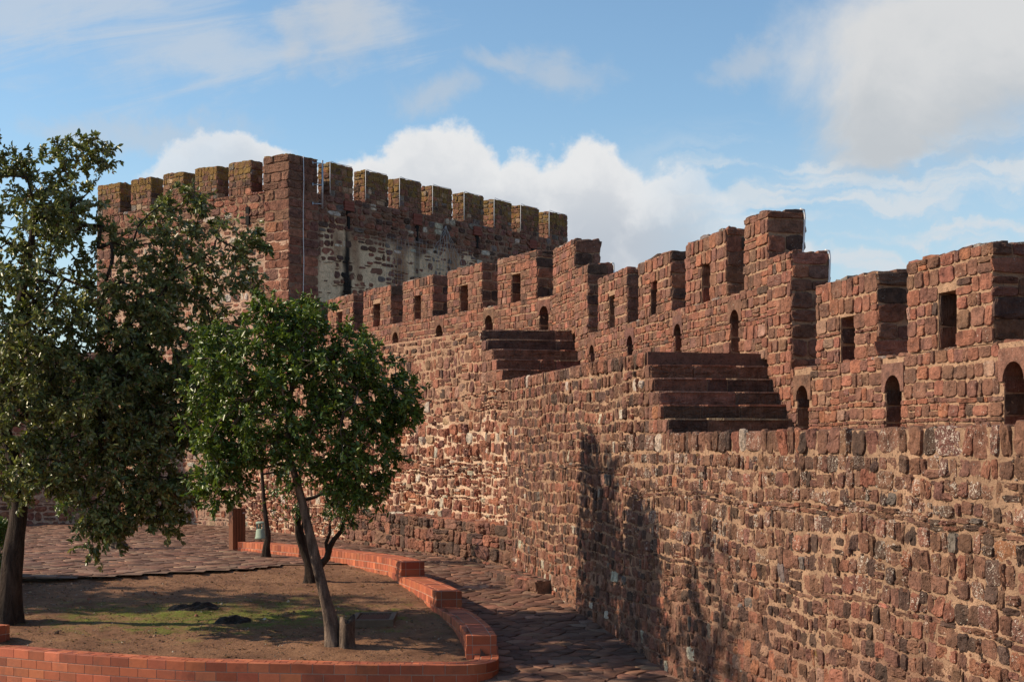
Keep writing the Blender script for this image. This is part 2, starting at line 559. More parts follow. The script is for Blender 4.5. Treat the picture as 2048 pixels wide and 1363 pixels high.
def pal_tower_merlon(P, rng):
    n = len(P)
    z = P[:, 2]
    c = pick(rng, n, [BROWN, PURP, RED, GREY, DARKB, TAN], [42, 20, 14, 12, 12, 4])
    return np.c_[c, rng.uniform(0.1, 0.45, n)], np.clip((z - 9.0) / 1.2, 0, 1) * 0.95 * rng.uniform(0.6, 1, n) + 0.08


def pal_tower_left(P, rng):
    n = len(P)
    z = P[:, 2]
    c = pick(rng, n, [RED, PURP, BROWN, PINK, WHIT, TAN, ORED], [26, 14, 10, 17, 20, 9, 10])
    c2 = pick(rng, n, [BROWN, PURP, RED, WHIT, TAN], [36, 22, 26, 5, 6])
    k = z > 7.9 + 0.3 * nz(P, 0.9)
    c = np.where(k[:, None], c2, c)
    return np.c_[c, rng.uniform(0, 0.3, n)], np.clip((z - 8.6) / 1.5, 0, 0.3) + 0 * z


def pal_quoin(P, rng):
    n = len(P)
    c = pick(rng, n, [RED, PURP, BROWN, ORED], [46, 22, 20, 12], 0.12)
    z = P[:, 2]
    up = np.clip((z - 8.2) / 1.2, 0, 1)[:, None]
    c = c * (1 - up) + up * pick(rng, n, [BROWN], [1], 0.12)
    return np.c_[c, rng.uniform(0, 0.25, n)], np.clip((z - 9.6) / 1.5, 0, 1) * 0.6


def pal_tower_right(P, rng):
    n = len(P)
    z = P[:, 2]
    c = pick(rng, n, [PURP, BROWN, RED, DARKB, WHIT, GREY], [30, 26, 22, 14, 5, 8])
    return np.c_[c * 0.95, rng.uniform(0, 0.3, n)], np.clip((z - 8.9) / 2, 0, 0.2) + 0 * z


ANG = {}


def outline(K):
    if K not in ANG:
        th = (np.arange(K) + 0.5) * 2 * np.pi / K
        ANG[K] = (np.cos(th), np.sin(th))
    return ANG[K]


def stones(mb, fr, R, depth, rng, pal, K=12, gap=0.03, p=(3.0, 6.0), mi=1, flat=True, rag=0.06, rough=0.26, tilt=0.14, base=0.02, coljit=0.07, dfac=None, edge=0.032, jy=0.008):
    """R: (n,4) x0,x1,y0,y1 rectangles -> rounded, irregular stones standing proud of the mortar"""
    R = np.asarray(R, float)
    if len(R) == 0:
        return
    n = len(R)
    if jy:
        R = R.copy()
        R[:, 2:] += rng.normal(0, jy, (n, 2)) * np.clip((R[:, 3:4] - R[:, 2:3]) / 0.2, 0, 1)
    cx, cy = (R[:, 0] + R[:, 1]) / 2, (R[:, 2] + R[:, 3]) / 2
    gg = np.array(gap) if isinstance(gap, tuple) else np.array((gap, gap))
    g = gg * rng.uniform(0.2, 1.8, (n, 2)) * np.clip(np.minimum(R[:, 1] - R[:, 0], R[:, 3] - R[:, 2]) / 0.14, 0.45, 1)[:, None]
    w, h = np.maximum(R[:, 1] - R[:, 0] - g[:, 0], 0.02), np.maximum(R[:, 3] - R[:, 2] - g[:, 1], 0.02)
    ca, sa = outline(K)
    pe = rng.uniform(p[0], p[1], (n, 1))
    den = (np.abs(ca)[None] ** pe + np.abs(sa)[None] ** pe) ** (1 / pe)
    ux, uy = ca / den, sa / den                       # on a superellipse of half-size 1
    # corner shifts (bilinear) make trapezoids
    kx = rng.normal(0, 0.09, (n, 4)) * (p[0] < 7) * 0.9
    ky = rng.normal(0, 0.09, (n, 4)) * (p[0] < 7) * 0.9
    W = [(1 - ux) * (1 - uy) / 4, (1 + ux) * (1 - uy) / 4, (1 + ux) * (1 + uy) / 4, (1 - ux) * (1 + uy) / 4]
    ux = ux + sum(W[i] * kx[:, i:i + 1] for i in range(4))
    uy = uy + sum(W[i] * ky[:, i:i + 1] for i in range(4))
    rad = 1 + rag * rng.normal(0, 1, (n, K)) * 0.6
    ox, oy = ux * rad * w[:, None] / 2, uy * rad * h[:, None] / 2
    D = depth * rng.uniform(0.45, 1.35, n)
    if dfac is not None:
        D = D * dfac
    tx, ty = rng.normal(0, tilt, (n, 1)), rng.normal(0, tilt, (n, 1))
    m = np.minimum(w, h)[:, None]
    inset1, inset2 = np.minimum(0.08 * m, 0.012), np.minimum(0.2 * m, edge)
    half = np.sqrt(ox ** 2 + oy ** 2) + 1e-6
    rings = []
    for sc, dz, rn in ((1 + 0 * half, -base + 0 * half, 0), (1 - inset1 / half * 0.6, 0.62 * D[:, None] + 0 * half, 0.10),
                       (1 - inset2 / half, 0.98 * D[:, None] + 0 * half, rough), (0.42 + 0 * half, 1.0 * D[:, None] + 0 * half, rough)):
        x, y = ox * sc, oy * sc
        d = dz + (rng.normal(0, 1, (n, K)) * rn * D[:, None] if rn else 0)
        if rn:
            d = d + np.clip(tx * x + ty * y, -0.6 * D[:, None], 0.6 * D[:, None])
        rings.append((x, y, d))
    X = np.concatenate([r[0] for r in rings] + [np.zeros((n, 1))], 1) + cx[:, None]
    Y = np.concatenate([r[1] for r in rings] + [np.zeros((n, 1))], 1) + cy[:, None]
    Dp = np.concatenate([r[2] for r in rings] + [D[:, None] * (1 + rng.normal(0, rough, (n, 1)))], 1)
    V = fr.P(X, Y, Dp)
    NV = 4 * K + 1
    i = np.arange(K)
    j = (i + 1) % K
    q = np.concatenate([np.stack([r * K + i, r * K + j, (r + 1) * K + j, (r + 1) * K + i], 1) for r in range(3)])
    tr = np.stack([3 * K + i, 3 * K + j, np.full(K, 4 * K)], 1)
    off = (np.arange(n) * NV)[:, None, None]
    col, och = pal(fr.P(cx, cy, 0 * cx), rng)
    col = np.repeat(col[:, None, :], NV, 1)
    jit = np.exp(rng.normal(0, coljit, (n, NV, 1)))
    col[:, :, :3] = col[:, :, :3] * jit
    och = np.repeat(np.asarray(och, float)[:, None], NV, 1)
    Vf, Cf, Of = V.reshape(-1, 3), col.reshape(-1, 4), och.ravel()
    mb.add(Vf, (q[None] + off).reshape(-1, 4), Cf, mi, not flat, Of)
    base_n = mb.n - len(Vf)
    t = (tr[None] + off).reshape(-1, 3) + base_n
    mb.loops.append(t.ravel())
    mb.sizes.append(np.full(len(t), 3))
    mb.mi.append(np.full(len(t), mi))
    mb.sm.append(np.full(len(t), not flat))


def courses(x0, x1, y0, y1, rng, h=(0.18, 0.27), w=(0.13, 0.30), holes=(), chip=0.25, split=0.12, wav=0.03, wide=0.1, ph=0.0):
    """irregular courses; holes: functions (ya,yb) -> (xa,xb) or None"""
    out = []
    y = y0
    while y < y1 - 0.02:
        hh = rng.uniform(*h)
        if chip and rng.random() < chip and y > y0:
            hh = rng.uniform(0.05, 0.085)
        if y1 - (y + hh) < h[0] * 0.55:
            hh = y1 - y
        iv = [(x0, x1)]
        for ho in holes:
            r = ho(y, y + hh)
            if r is None:
                continue
            nv = []
            for (a, b) in iv:
                if r[1] <= a or r[0] >= b:
                    nv.append((a, b))
                    continue
                if r[0] - a > 0.04:
                    nv.append((a, r[0]))
                if b - r[1] > 0.04:
                    nv.append((r[1], b))
            iv = nv
        for (a, b) in iv:
            x = a
            while x < b - 1e-4:
                k = hh if hh < 0.1 else 1.0
                ww = rng.uniform(*w) if hh >= 0.1 else rng.uniform(0.08, 0.3)
                if rng.random() < wide:
                    ww *= 1.6
                if rng.random() < 0.10:
                    ww *= 0.5
                if b - (x + ww) < w[0] * 0.6:
                    ww = b - x
                ye = y + hh
                if hh > 0.15 and rng.random() < split:
                    ym = y + hh * rng.uniform(0.35, 0.65)
                    out.append((x, x + ww, y, ym))
                    out.append((x, x + ww, ym, ye))
                else:
                    out.append((x, x + ww, y, ye))
                x += ww
        y += hh
    R = np.array(out, float).reshape(-1, 4)
    if wav and len(R):
        xc, yc = (R[:, 0] + R[:, 1]) / 2, (R[:, 2] + R[:, 3]) / 2
        f = np.minimum(1, np.minimum(yc - y0, y1 - yc) / 0.4)
        o = wav * f * (np.sin(xc * 1.1 + yc * 0.5 + ph) + 0.6 * np.sin(xc * 2.7 - yc * 0.9 + 2 * ph) + 0.4 * np.sin(xc * 5.1 + yc * 2.0))
        R[:, 2] += o
        R[:, 3] += o
    return R


def mortar_grid(mb, fr, x0, x1, y0, y1, tone, step=0.09, amp=0.012, off=0.0, mi=0, seed=0.0):
    nx, ny = max(1, int(round((x1 - x0) / step))), max(1, int(round((y1 - y0) / step)))
    X, Y = np.meshgrid(np.linspace(x0, x1, nx + 1), np.linspace(y0, y1, ny + 1))
    P0 = fr.P(X, Y, 0 * X).reshape(-1, 3)
    d = off + amp * (nz(P0, 9.0, seed) + 0.7 * nz(P0, 21.0, seed + 1) + 1.0 * nz(P0, 2.7, seed + 2))
    V = fr.P(X.ravel(), Y.ravel(), d)
    i = (np.arange(ny)[:, None] * (nx + 1) + np.arange(nx)[None]).ravel()
    f = np.stack([i, i + 1, i + nx + 2, i + nx + 1], 1)
    mb.add(V, f, tone(P0) if callable(tone) else tone, mi, True)


def rect_hole(xa, xb, ya, yb):
    return lambda y0, y1: (xa, xb) if min(y1, yb) - max(y0, ya) > 0.25 * (y1 - y0) else None


# ------------------------------------------------------------------ plan of the place (eye height = 0)
def Yl(u, c, k):                     # depth at which the plan line X = c - k*Y is seen in column u
    return c / ((u - 1024) / F_PX + k)


NEAR = (9.572, 0.2258)               # inner face of the near parapet
FARP = (21.79, 0.55)                 # inner face of the far parapet
W_C, W_B, W_A = 0.19, 1.52, 2.84     # heights of the three lengths of wall walk
ZB_C, ZT_C = 1.21, 2.41
ZB_B, ZT_B = 2.635, 3.83
ZB_A, ZT_A = 3.89, 5.16
TH = 0.65
dN = np.array((-0.2258, 1.0)) / math.hypot(0.2258, 1)
dF = np.array((-0.55, 1.0)) / math.hypot(0.55, 1)


def frame_line(c, k, Y0):            # frame whose x runs towards the viewer, starting at depth Y0
    d = np.array((-k, 1.0)) / math.hypot(k, 1)
    O = (c - k * Y0, Y0, 0)
    return Frame(O, (-d[0], -d[1], 0)), lambda Y: (Y0 - Y) * math.hypot(k, 1)


JB = FARP[0] - NEAR[0]
Y_BEND = JB / (FARP[1] - NEAR[1])                     # where the two parapets meet
frN, sN = frame_line(*NEAR, Y_BEND)
frF, sF = frame_line(*FARP, 54.5)


def merlon(name, parent, fr, x0, x1, zb, zt, slit=None, pal=pal_parapet, seed=1, K=12, T=TH, mort=M_TAN, left=False, slim=0.0):
    rng = np.random.default_rng(seed)
    mb = MB()
    B = 0.012
    holes = []
    if slit:
        xa, xb, zs = slit
        fr.box(mb, x0 + B, xa, zb, zt - B, -T + B, -B, mort)
        fr.box(mb, xb, x1 - B, zb, zt - B, -T + B, -B, mort)
        fr.box(mb, xa, xb, zs, zt - B, -T + B, -B, mort)
        q = (xb - xa) * 0.36
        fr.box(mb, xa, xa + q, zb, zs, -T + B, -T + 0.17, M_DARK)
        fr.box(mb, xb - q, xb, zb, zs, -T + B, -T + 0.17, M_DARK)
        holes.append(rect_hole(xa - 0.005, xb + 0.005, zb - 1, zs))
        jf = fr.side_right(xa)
        stones(mb, jf, courses(0.01, T - 0.18, zb, zs, rng, (0.24, 0.32), (0.4, 0.6), chip=0, split=0, wav=0, wide=0), 0.016, rng, pal_shade, 12, 0.014, (7, 10), mi=2, rag=0.02)
    else:
        fr.box(mb, x0 + B, x1 - B, zb, zt - B, -T + B, -B, mort)
    R = courses(x0, x1, zb, zt, rng, (0.17, 0.25), (0.15, 0.38), holes, chip=0.16, split=0.12, wav=0.012, ph=seed)
    stones(mb, fr, R, 0.013, rng, pal, K, (0.010, 0.020), (8, 16), rag=0.035, edge=0.02)
    sr = fr.side_right(x1)
    R = courses(-0.012, T, zb, zt, rng, (0.2, 0.3), (0.28, 0.55), chip=0.0, split=0.05, wav=0.0)
    stones(mb, sr, R, 0.02, rng, pal_shade if pal is pal_parapet else pal, 14, 0.016, (6, 10), mi=2, rag=0.03)
    if left:
        sl = Frame(fr.P(x0, 0, -T), fr.n, fr.b)
        R = courses(0, T + 0.012, zb, zt, rng, (0.17, 0.26), (0.22, 0.4), chip=0.1, split=0.05, wav=0.0)
        stones(mb, sl, R, 0.02, rng, pal, K, 0.02, (5, 9), mi=1, rag=0.04)
    tp = fr.top(zt)
    R = courses(x0 - 0.01, x1 + 0.01, -0.01, T + 0.01, rng, (0.2, 0.34), (0.25, 0.5), chip=0, split=0, wav=0)
    stones(mb, tp, R, 0.024, rng, pal_top if pal is pal_parapet else pal, 12, 0.02, (5, 9), rag=0.05, rough=0.3)
    bk = Frame(fr.P(x1, 0, -T), -fr.a, fr.b)
    R = courses(0, x1 - x0, zb, zt, rng, (0.22, 0.3), (0.3, 0.5), chip=0, split=0, wav=0)
    hb = []
    if slit:
        R = np.array([r for r in R if not (r[1] > x1 - xb + 0.05 and r[0] < x1 - xa - 0.05 and r[2] < zs - 0.05)]).reshape(-1, 4)
    stones(mb, bk, R, 0.02, rng, pal, 8, 0.02, (5, 9))
    return mb.build(name, [MORTAR, STONE, ASHLAR], parent)


def parapet(name, parent, fr, x0, x1, zb, zt, niches, seed, T=TH, K=12, pal=pal_parapet):
    """wall below the merlons with small round-headed recesses; niches: (xc, width, height of crown)"""
    rng = np.random.default_rng(seed)
    mb = MB()
    B, DP = 0.012, 0.42
    holes = []
    x = x0
    for (xc, w, zc) in sorted(niches):
        r = w / 2
        zs = zc - r
        xl, xr = xc - r, xc + r
        fr.box(mb, x, xl, zb, zt - B, -T, -B, M_TAN)
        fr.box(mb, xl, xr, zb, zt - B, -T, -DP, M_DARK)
        N = 10
        th = np.linspace(math.pi, 0, N + 1)
        ax, az = xc + r * np.cos(th), zs + r * np.sin(th)
        LW, LT = 0.06 + 0.04 * rng.random(), min(0.16, zt - zc - 0.03)
        zl = zc + LT
        pr = 0.014
        # solid over the arch
        for i in range(N):
            v = [fr.P(ax[i], az[i], d) for d in (-B, -DP)] + [fr.P(ax[i + 1], az[i + 1], d) for d in (-B, -DP)] + \
                [fr.P(ax[i], zt - B, d) for d in (-B, -DP)] + [fr.P(ax[i + 1], zt - B, d) for d in (-B, -DP)]
            mb.add(np.array(v), [(0, 2, 6, 4), (0, 1, 3, 2), (4, 6, 7, 5), (1, 5, 7, 3)], M_TAN, 0)
        # carved head stone
        tone = np.r_[pick(rng, 1, [BROWN, PURP], [6, 4])[0] * 0.95, 0.5]
        ex = np.concatenate(([xl - LW], ax, [xr + LW]))
        ez = np.concatenate(([zs], az, [zs]))
        for i in range(len(ex) - 1):
            v = [fr.P(ex[i], ez[i], pr), fr.P(ex[i + 1], ez[i + 1], pr), fr.P(ex[i + 1], zl, pr), fr.P(ex[i], zl, pr),
                 fr.P(ex[i], ez[i], -DP * 0.99), fr.P(ex[i + 1], ez[i + 1], -DP * 0.99), fr.P(ex[i + 1], zl, -0.02), fr.P(ex[i], zl, -0.02)]
            mb.add(np.array(v), [(0, 1, 2, 3), (0, 4, 5, 1), (3, 2, 6, 7)], tone, 1)
        for e in (xl - LW, xr + LW):
            v = [fr.P(e, zs, pr), fr.P(e, zl, pr), fr.P(e, zl, -0.02), fr.P(e, zs, -0.02)]
            mb.add(np.array(v), [(0, 1, 2, 3)], tone, 1)
        holes.append(rect_hole(xl, xr, zb - 1, zs))
        holes.append(rect_hole(xl - LW, xr + LW, zs, zl))
        jf = fr.side_right(xl)
        stones(mb, jf, courses(0.0, DP, zb, zs + 0.04, rng, (0.2, 0.3), (0.4, 0.6), chip=0, split=0, wav=0, wide=0), 0.016, rng, pal_shade, 12, 0.014, (7, 10), mi=2, rag=0.02)
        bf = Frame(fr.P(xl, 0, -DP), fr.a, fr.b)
        stones(mb, bf, courses(0.0, w, zb, zs, rng, (0.2, 0.3), (0.2, 0.4), chip=0, split=0, wav=0, wide=0), 0.02, rng, pal_shade, 10, 0.014, (5, 8), mi=1)
        x = xr
    fr.box(mb, x, x1, zb, zt - B, -T, -B, M_TAN)
    R = courses(x0, x1, zb, zt, rng, (0.15, 0.23), (0.14, 0.36), holes, chip=0.26, split=0.14, wav=0.012, ph=seed)
    stones(mb, fr, R, 0.013, rng, pal, K, (0.010, 0.022), (7, 15), rag=0.045, edge=0.02)
    tp = fr.top(zt)
    R = courses(x0, x1, 0.0, T, rng, (0.2, 0.34), (0.25, 0.5), chip=0, split=0, wav=0)
    stones(mb, tp, R, 0.018, rng, pal_top, 10, 0.02, (5, 9), rag=0.05)
    return mb.build(name, [MORTAR, STONE, ASHLAR], parent)


# ------------------------------------------------------------------ the curtain wall
wall = thing("curtain_wall", "long stepped red sandstone castle wall with battlements and two flights of steps", "castle wall")
Yn = lambda u: Yl(u, *NEAR)
Yf = lambda u: Yl(u, *FARP)

# near length
for i, (ya, yb, sa_, sb_) in enumerate([(Yn(1632), Yn(1755), Yn(1680), Yn(1709)), (Yn(1814), Yn(1985), Yn(1875), Yn(1912)), (16.35, 14.3, 15.6, 15.2)]):
    merlon("merlon", wall, frN, sN(ya), sN(yb), ZB_C, ZT_C, (sN(sa_), sN(sb_), 1.93 if i else 1.86), seed=20 + i, K=16)
parapet("parapet", wall, frN, sN(22.87), sN(9.0), W_C - 0.1, ZB_C,
        [(sN(Yn(u)), 0.45, z) for u, z in ((1605, 0.93), (1786, 0.95), (2028, 0.97))] + [(sN(14.0), 0.45, 0.95)], 31, K=16)
# block stepping down between the near and the middle length
merlon("stepped_pier", wall, frN, sN(23.8), sN(22.87), W_C - 0.1, 3.05, seed=40, K=16)
merlon("merlon", wall, frN, sN(24.8), sN(23.8), ZB_B, 3.85, seed=41, K=14)
for i, (a, b, c_, d_) in enumerate([(1196, 1254, 1217, 1229), (1277, 1342, 1300, 1314), (1371, 1453, 1402, 1420)]):
    merlon("merlon", wall, frN, sN(Yn(a)), sN(Yn(b)), ZB_B, ZT_B, (sN(Yn(c_)), sN(Yn(d_)), 3.36), seed=50 + i, K=14)
parapet("parapet", wall, frN, sN(34.4), sN(23.8), W_B - 0.1, ZB_B,
        [(sN(Yn(u)), 0.43, 2.36) for u in (1184, 1260, 1355.5, 1469.5)], 32, K=14)
# blocks stepping down between the middle and the far length
merlon("stepped_pier", wall, frN, sN(35.55), sN(34.4), W_B - 0.1, 4.30, seed=60, K=14)
merlon("merlon", wall, frN, sN(Y_BEND) + 0.02, sN(35.55), ZB_A, 5.06, seed=61, K=14)
parapet("parapet", wall, frN, 0.0, sN(35.55), W_A - 0.1, ZB_A, [], 33, K=12)
for i, (a, b, c_, d_) in enumerate([(598, 636, 0, 0), (656, 706.5, 674, 685), (727, 782, 746, 760), (805.5, 866, 828, 842), (895, 964, 919, 936), (995, 1074, 1023, 1041)]):
    merlon("merlon", wall, frF, sF(Yf(a)), sF(Yf(b)), ZB_A, ZT_A, (sF(Yf(c_)), sF(Yf(d_)), 4.66) if c_ else None, seed=70 + i, K=12)
parapet("parapet", wall, frF, sF(54.4), sF(Y_BEND), W_A - 0.1, ZB_A,
        [(sF(Yf(u)), 0.46, z) for u, z in ((1088, 3.66), (977.5, 3.66), (878.5, 3.62), (791, 3.62), (716, 3.62))], 34, K=12)

# inner face: three planes
P0, P1 = np.array((-0.093, 33.6)), np.array((-0.74, 35.8))
P2 = P1 + np.array((-0.55, 1.0)) * 15.6
PN = np.array((7.494 - 0.2258 * 8.5, 8.5))


def fr_between(pa, pb):              # x runs from pa to pb, face looks to the left of travel's right-hand side
    d = pb - pa
    return Frame((pa[0], pa[1], 0), (d[0], d[1], 0)), float(np.linalg.norm(d))


face = MB()
rng = np.random.default_rng(5)
GB = -4.3


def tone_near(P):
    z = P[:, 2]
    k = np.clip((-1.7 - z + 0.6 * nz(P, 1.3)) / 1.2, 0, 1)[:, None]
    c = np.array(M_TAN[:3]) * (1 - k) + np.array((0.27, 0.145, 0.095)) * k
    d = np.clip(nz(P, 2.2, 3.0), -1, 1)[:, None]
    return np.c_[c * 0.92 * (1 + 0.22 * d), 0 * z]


def tone_far(P):
    z = P[:, 2]
    k = np.clip((0.75 - z + 0.35 * nz(P, 1.6)) / 0.35, 0, 1)[:, None]
    c = np.array((0.40, 0.24, 0.15)) * (1 - k) + np.array(M_CREAM[:3]) * k
    return np.c_[c * (1 + 0.15 * nz(P, 2.0)[:, None]), 0 * z]


frB, LB = fr_between(P0, PN)
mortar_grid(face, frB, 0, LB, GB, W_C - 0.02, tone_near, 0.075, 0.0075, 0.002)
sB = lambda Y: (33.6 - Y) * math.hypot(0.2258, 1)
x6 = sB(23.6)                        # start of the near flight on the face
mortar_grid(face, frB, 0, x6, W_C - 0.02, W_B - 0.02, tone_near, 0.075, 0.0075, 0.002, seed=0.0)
ROW = 0.30
# near part
R = courses(x6 - 1.2, LB, GB, W_C - ROW, rng, (0.165, 0.25), (0.10, 0.27), chip=0.2, split=0.09, wav=0.04, ph=1.0)
stones(face, frB, R, 0.022, rng, pal_near, 16, (0.008, 0.028), (5, 12), rag=0.05, jy=0.009, rough=0.25, tilt=0.18)
R = courses(x6 + 1.13, LB, W_C - ROW, W_C + 0.015, rng, (0.28, 0.31), (0.18, 0.34), chip=0, split=0, wav=0.0)
stones(face, frB, R, 0.036, rng, pal_near, 16, 0.016, (5, 10), rag=0.04, jy=0.012)
R = courses(x6 - 1.2, x6 + 1.13, W_C - ROW, W_C + 0.005, rng, (0.2, 0.3), (0.15, 0.3), chip=0.2, split=0.1, wav=0.0)
stones(face, frB, R, 0.034, rng, pal_near, 16, 0.03, (4, 7), rag=0.05)
# middle part
R = courses(0.0, x6 - 1.2, GB, W_B - 0.26, rng, (0.16, 0.25), (0.11, 0.28), chip=0.18, split=0.08, wav=0.035, ph=2.0)
stones(face, frB, R, 0.022, rng, pal_mid, 14, (0.008, 0.026), (5, 12), rag=0.05, jy=0.009, rough=0.25, tilt=0.18)
R = courses(0.0, x6, W_B - 0.26, W_B + 0.01, rng, (0.24, 0.28), (0.15, 0.34), chip=0, split=0, wav=0.0)
stones(face, frB, R, 0.034, rng, pal_mid, 14, 0.022, (4, 7), rag=0.05)
R = courses(x6 - 1.2, x6, W_C + 0.005, W_B - 0.26, rng, (0.19, 0.25), (0.15, 0.3), chip=0.2, split=0.1, wav=0.01)
stones(face, frB, R, 0.034, rng, pal_mid, 14, 0.03, (4, 7), rag=0.05)

# little chips pressed into the joints
def chips(fr, x0, x1, y0, y1, n, pal, dep=0.012):
    x, y = rng.uniform(x0, x1, n), rng.uniform(y0, y1, n)
    w, h = rng.uniform(0.025, 0.10, n), rng.uniform(0.02, 0.05, n)
    stones(face, fr, np.stack([x, x + w, y, y + h], 1), dep, rng, pal, 7, 0.004, (2.2, 4), rag=0.12, jy=0)


chips(frB, x6 - 1.2, LB - 3, GB + 0.5, W_C - 0.3, 3600, pal_near)
chips(frB, 0, x6 - 1.2, GB + 0.9, W_B - 0.3, 2600, pal_mid)

# bend with the far flight
frM, LM = fr_between(P1, P0)
mortar_grid(face, frM, 0, LM, GB, W_B, tone_far, 0.08, 0.012, 0.004)
R = courses(0, LM, GB, W_B, rng, (0.17, 0.31), (0.15, 0.4), chip=0.2, split=0.18, wav=0.03)
stones(face, frM, R, 0.036, rng, pal_far, 12, 0.03, (3, 7), rag=0.06, jy=0.02)
# far part
frA, LA = fr_between(P2, P1)
mortar_grid(face, frA, 0, LA, GB, W_A, tone_far, 0.09, 0.014, 0.004)
R = courses(0, LA, GB, W_A - 0.02, rng, (0.16, 0.33), (0.14, 0.42), chip=0.22, split=0.2, wav=0.05, ph=0.4)
zc = (R[:, 2] + R[:, 3]) / 2
stones(face, frA, R, 0.028, rng, pal_far, 12, 0.03, (3.2, 8), rag=0.06, dfac=np.where(zc < 0.6, 1.8, 0.9), jy=0.022)
face.build("wall_face", [MORTAR, STONE, ASHLAR], wall)

# solid core and walks
core = MB()
nN = np.array((dN[1], -dN[0]))      # outward to the far side of the near wall
nF = np.array((dF[1], -dF[0]))


def prism(mb, poly, z0, z1, col, mi=0):
    n = len(poly)
    v = [(p[0], p[1], z0) for p in poly] + [(p[0], p[1], z1) for p in poly]
    f = [tuple(range(n))[::-1], tuple(range(n, 2 * n))] + [(i, (i + 1) % n, n + (i + 1) % n, n + i) for i in range(n)]
    mb.add(np.array(v), f, col, mi)


def lnN(Y, off=0.0):
    return np.array((NEAR[0] - NEAR[1] * Y, Y)) + nN * off


def lnF(Y, off=0.0):
    return np.array((FARP[0] - FARP[1] * Y, Y)) + nF * off


def fcB(Y, off=0.03):
    return np.array((7.494 - 0.2258 * Y, Y)) + nN * off


TW = TH - 0.02
WALKC = (0.17, 0.085, 0.06, 0)
prism(core, [fcB(8.5), lnN(8.5, TW), lnN(24.1, TW), fcB(23.55)], GB, W_C, WALKC)
prism(core, [fcB(23.55), lnN(24.1, TW), lnN(35.2, TW), fcB(33.6)], GB, W_B, WALKC)
bendp = lnN(Y_BEND, 0)
prism(core, [fcB(33.6), lnN(35.2, TW), lnN(Y_BEND, TW), lnF(54.4, TW), P2 + nF * 0.03, P1 + nF * 0.03], GB, W_B - 0.01, WALKC)
prism(core, [P1 + nF * 0.03, lnN(35.9, 0.1), lnN(Y_BEND, TW), lnF(54.4, TW), P2 + nF * 0.03], W_B - 0.02, W_A, WALKC)
core.build("wall_walk", [MORTAR, STONE, ASHLAR], wall)


def flight(LL, RR, ztop, n, rise, seed, zlow):
    """n risers: LL/RR give the ends of riser i (0 = topmost)"""
    fill = MB()
    for i in range(n):
        za = ztop - rise * i
        l0, r0 = LL(i), RR(i)
        d = r0 - l0
        prism(fill, [l0 + d * 0.004, r0 - d * 0.004, RR(i - 1.35), LL(i - 1.35)], zlow, za - 0.012, M_DARK, 0)
    st = fill.build("stairway", [MORTAR], wall)
    rg = np.random.default_rng(seed)
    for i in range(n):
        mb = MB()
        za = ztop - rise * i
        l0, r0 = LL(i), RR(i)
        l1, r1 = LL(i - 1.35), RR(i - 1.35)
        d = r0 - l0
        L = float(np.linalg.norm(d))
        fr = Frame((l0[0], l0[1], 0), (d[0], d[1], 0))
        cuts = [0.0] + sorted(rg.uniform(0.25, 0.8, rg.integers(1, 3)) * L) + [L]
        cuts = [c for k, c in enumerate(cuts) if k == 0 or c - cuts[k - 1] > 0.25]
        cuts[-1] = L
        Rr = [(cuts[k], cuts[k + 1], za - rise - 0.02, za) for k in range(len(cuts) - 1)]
        stones(mb, fr, Rr, 0.020, rg, lambda P, r: (np.c_[pick(r, len(P), [DARKB, BROWN, PURP], [35, 42, 23], 0.07) * 1.15, np.full(len(P), 0.12)], 0 * P[:, 0]), 32, 0.010, (14, 22), mi=2, rag=0.012, rough=0.3, tilt=0.02, coljit=0.08, edge=0.030, jy=0.004)  # riser stones toned darker to carry their sunless side
        # worn tread, its pale tone also painting the sunlit front edge
        tp = Frame((l0[0], l0[1], za), fr.a, -fr.n, (0, 0, 1))
        dep = float(np.dot(np.array((*(l1 - l0), 0)), -fr.n))
        stones(mb, tp, [(cuts[k], cuts[k + 1], -0.045, max(dep, 0.2)) for k in range(len(cuts) - 1)], 0.006, rg, lambda P, r: (np.c_[pick(r, len(P), [RED, PINK, TAN], [50, 35, 15], 0.08), np.full(len(P), 0.3)], 0 * P[:, 0]), 16, 0.01, (14, 20), mi=2, rag=0.006, edge=0.012, jy=0)
        # end stone on the courtyard side
        e0, e1 = LL(i - 1), LL(i)
        de = e1 - e0
        fe = Frame((e0[0], e0[1], 0), (de[0], de[1], 0))
        Le = float(np.linalg.norm(de))
        Re, zt_ = [], za
        while zt_ > zlow + 0.05:
            Re.append((-0.02 if zt_ < za else -0.02, Le + 0.012, max(zt_ - rise, zlow), zt_))
            zt_ -= rise
        stones(mb, fe, Re, 0.022, rg, pal_parapet, 14, 0.014, (8, 12), mi=1, rag=0.02, jy=0)
        mb.build("step", [MORTAR, STONE, ASHLAR], st)
    return st


n2 = 6
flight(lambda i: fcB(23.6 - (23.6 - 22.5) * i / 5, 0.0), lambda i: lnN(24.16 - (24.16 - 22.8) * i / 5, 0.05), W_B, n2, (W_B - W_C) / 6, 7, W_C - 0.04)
flight(lambda i: P1 + (P0 - P1) * (i / 5.0), lambda i: lnN(35.87 - 1.25 * i / 5, 0.05), W_A, 5, (W_A - W_B) / 5, 8, W_B - 0.04)

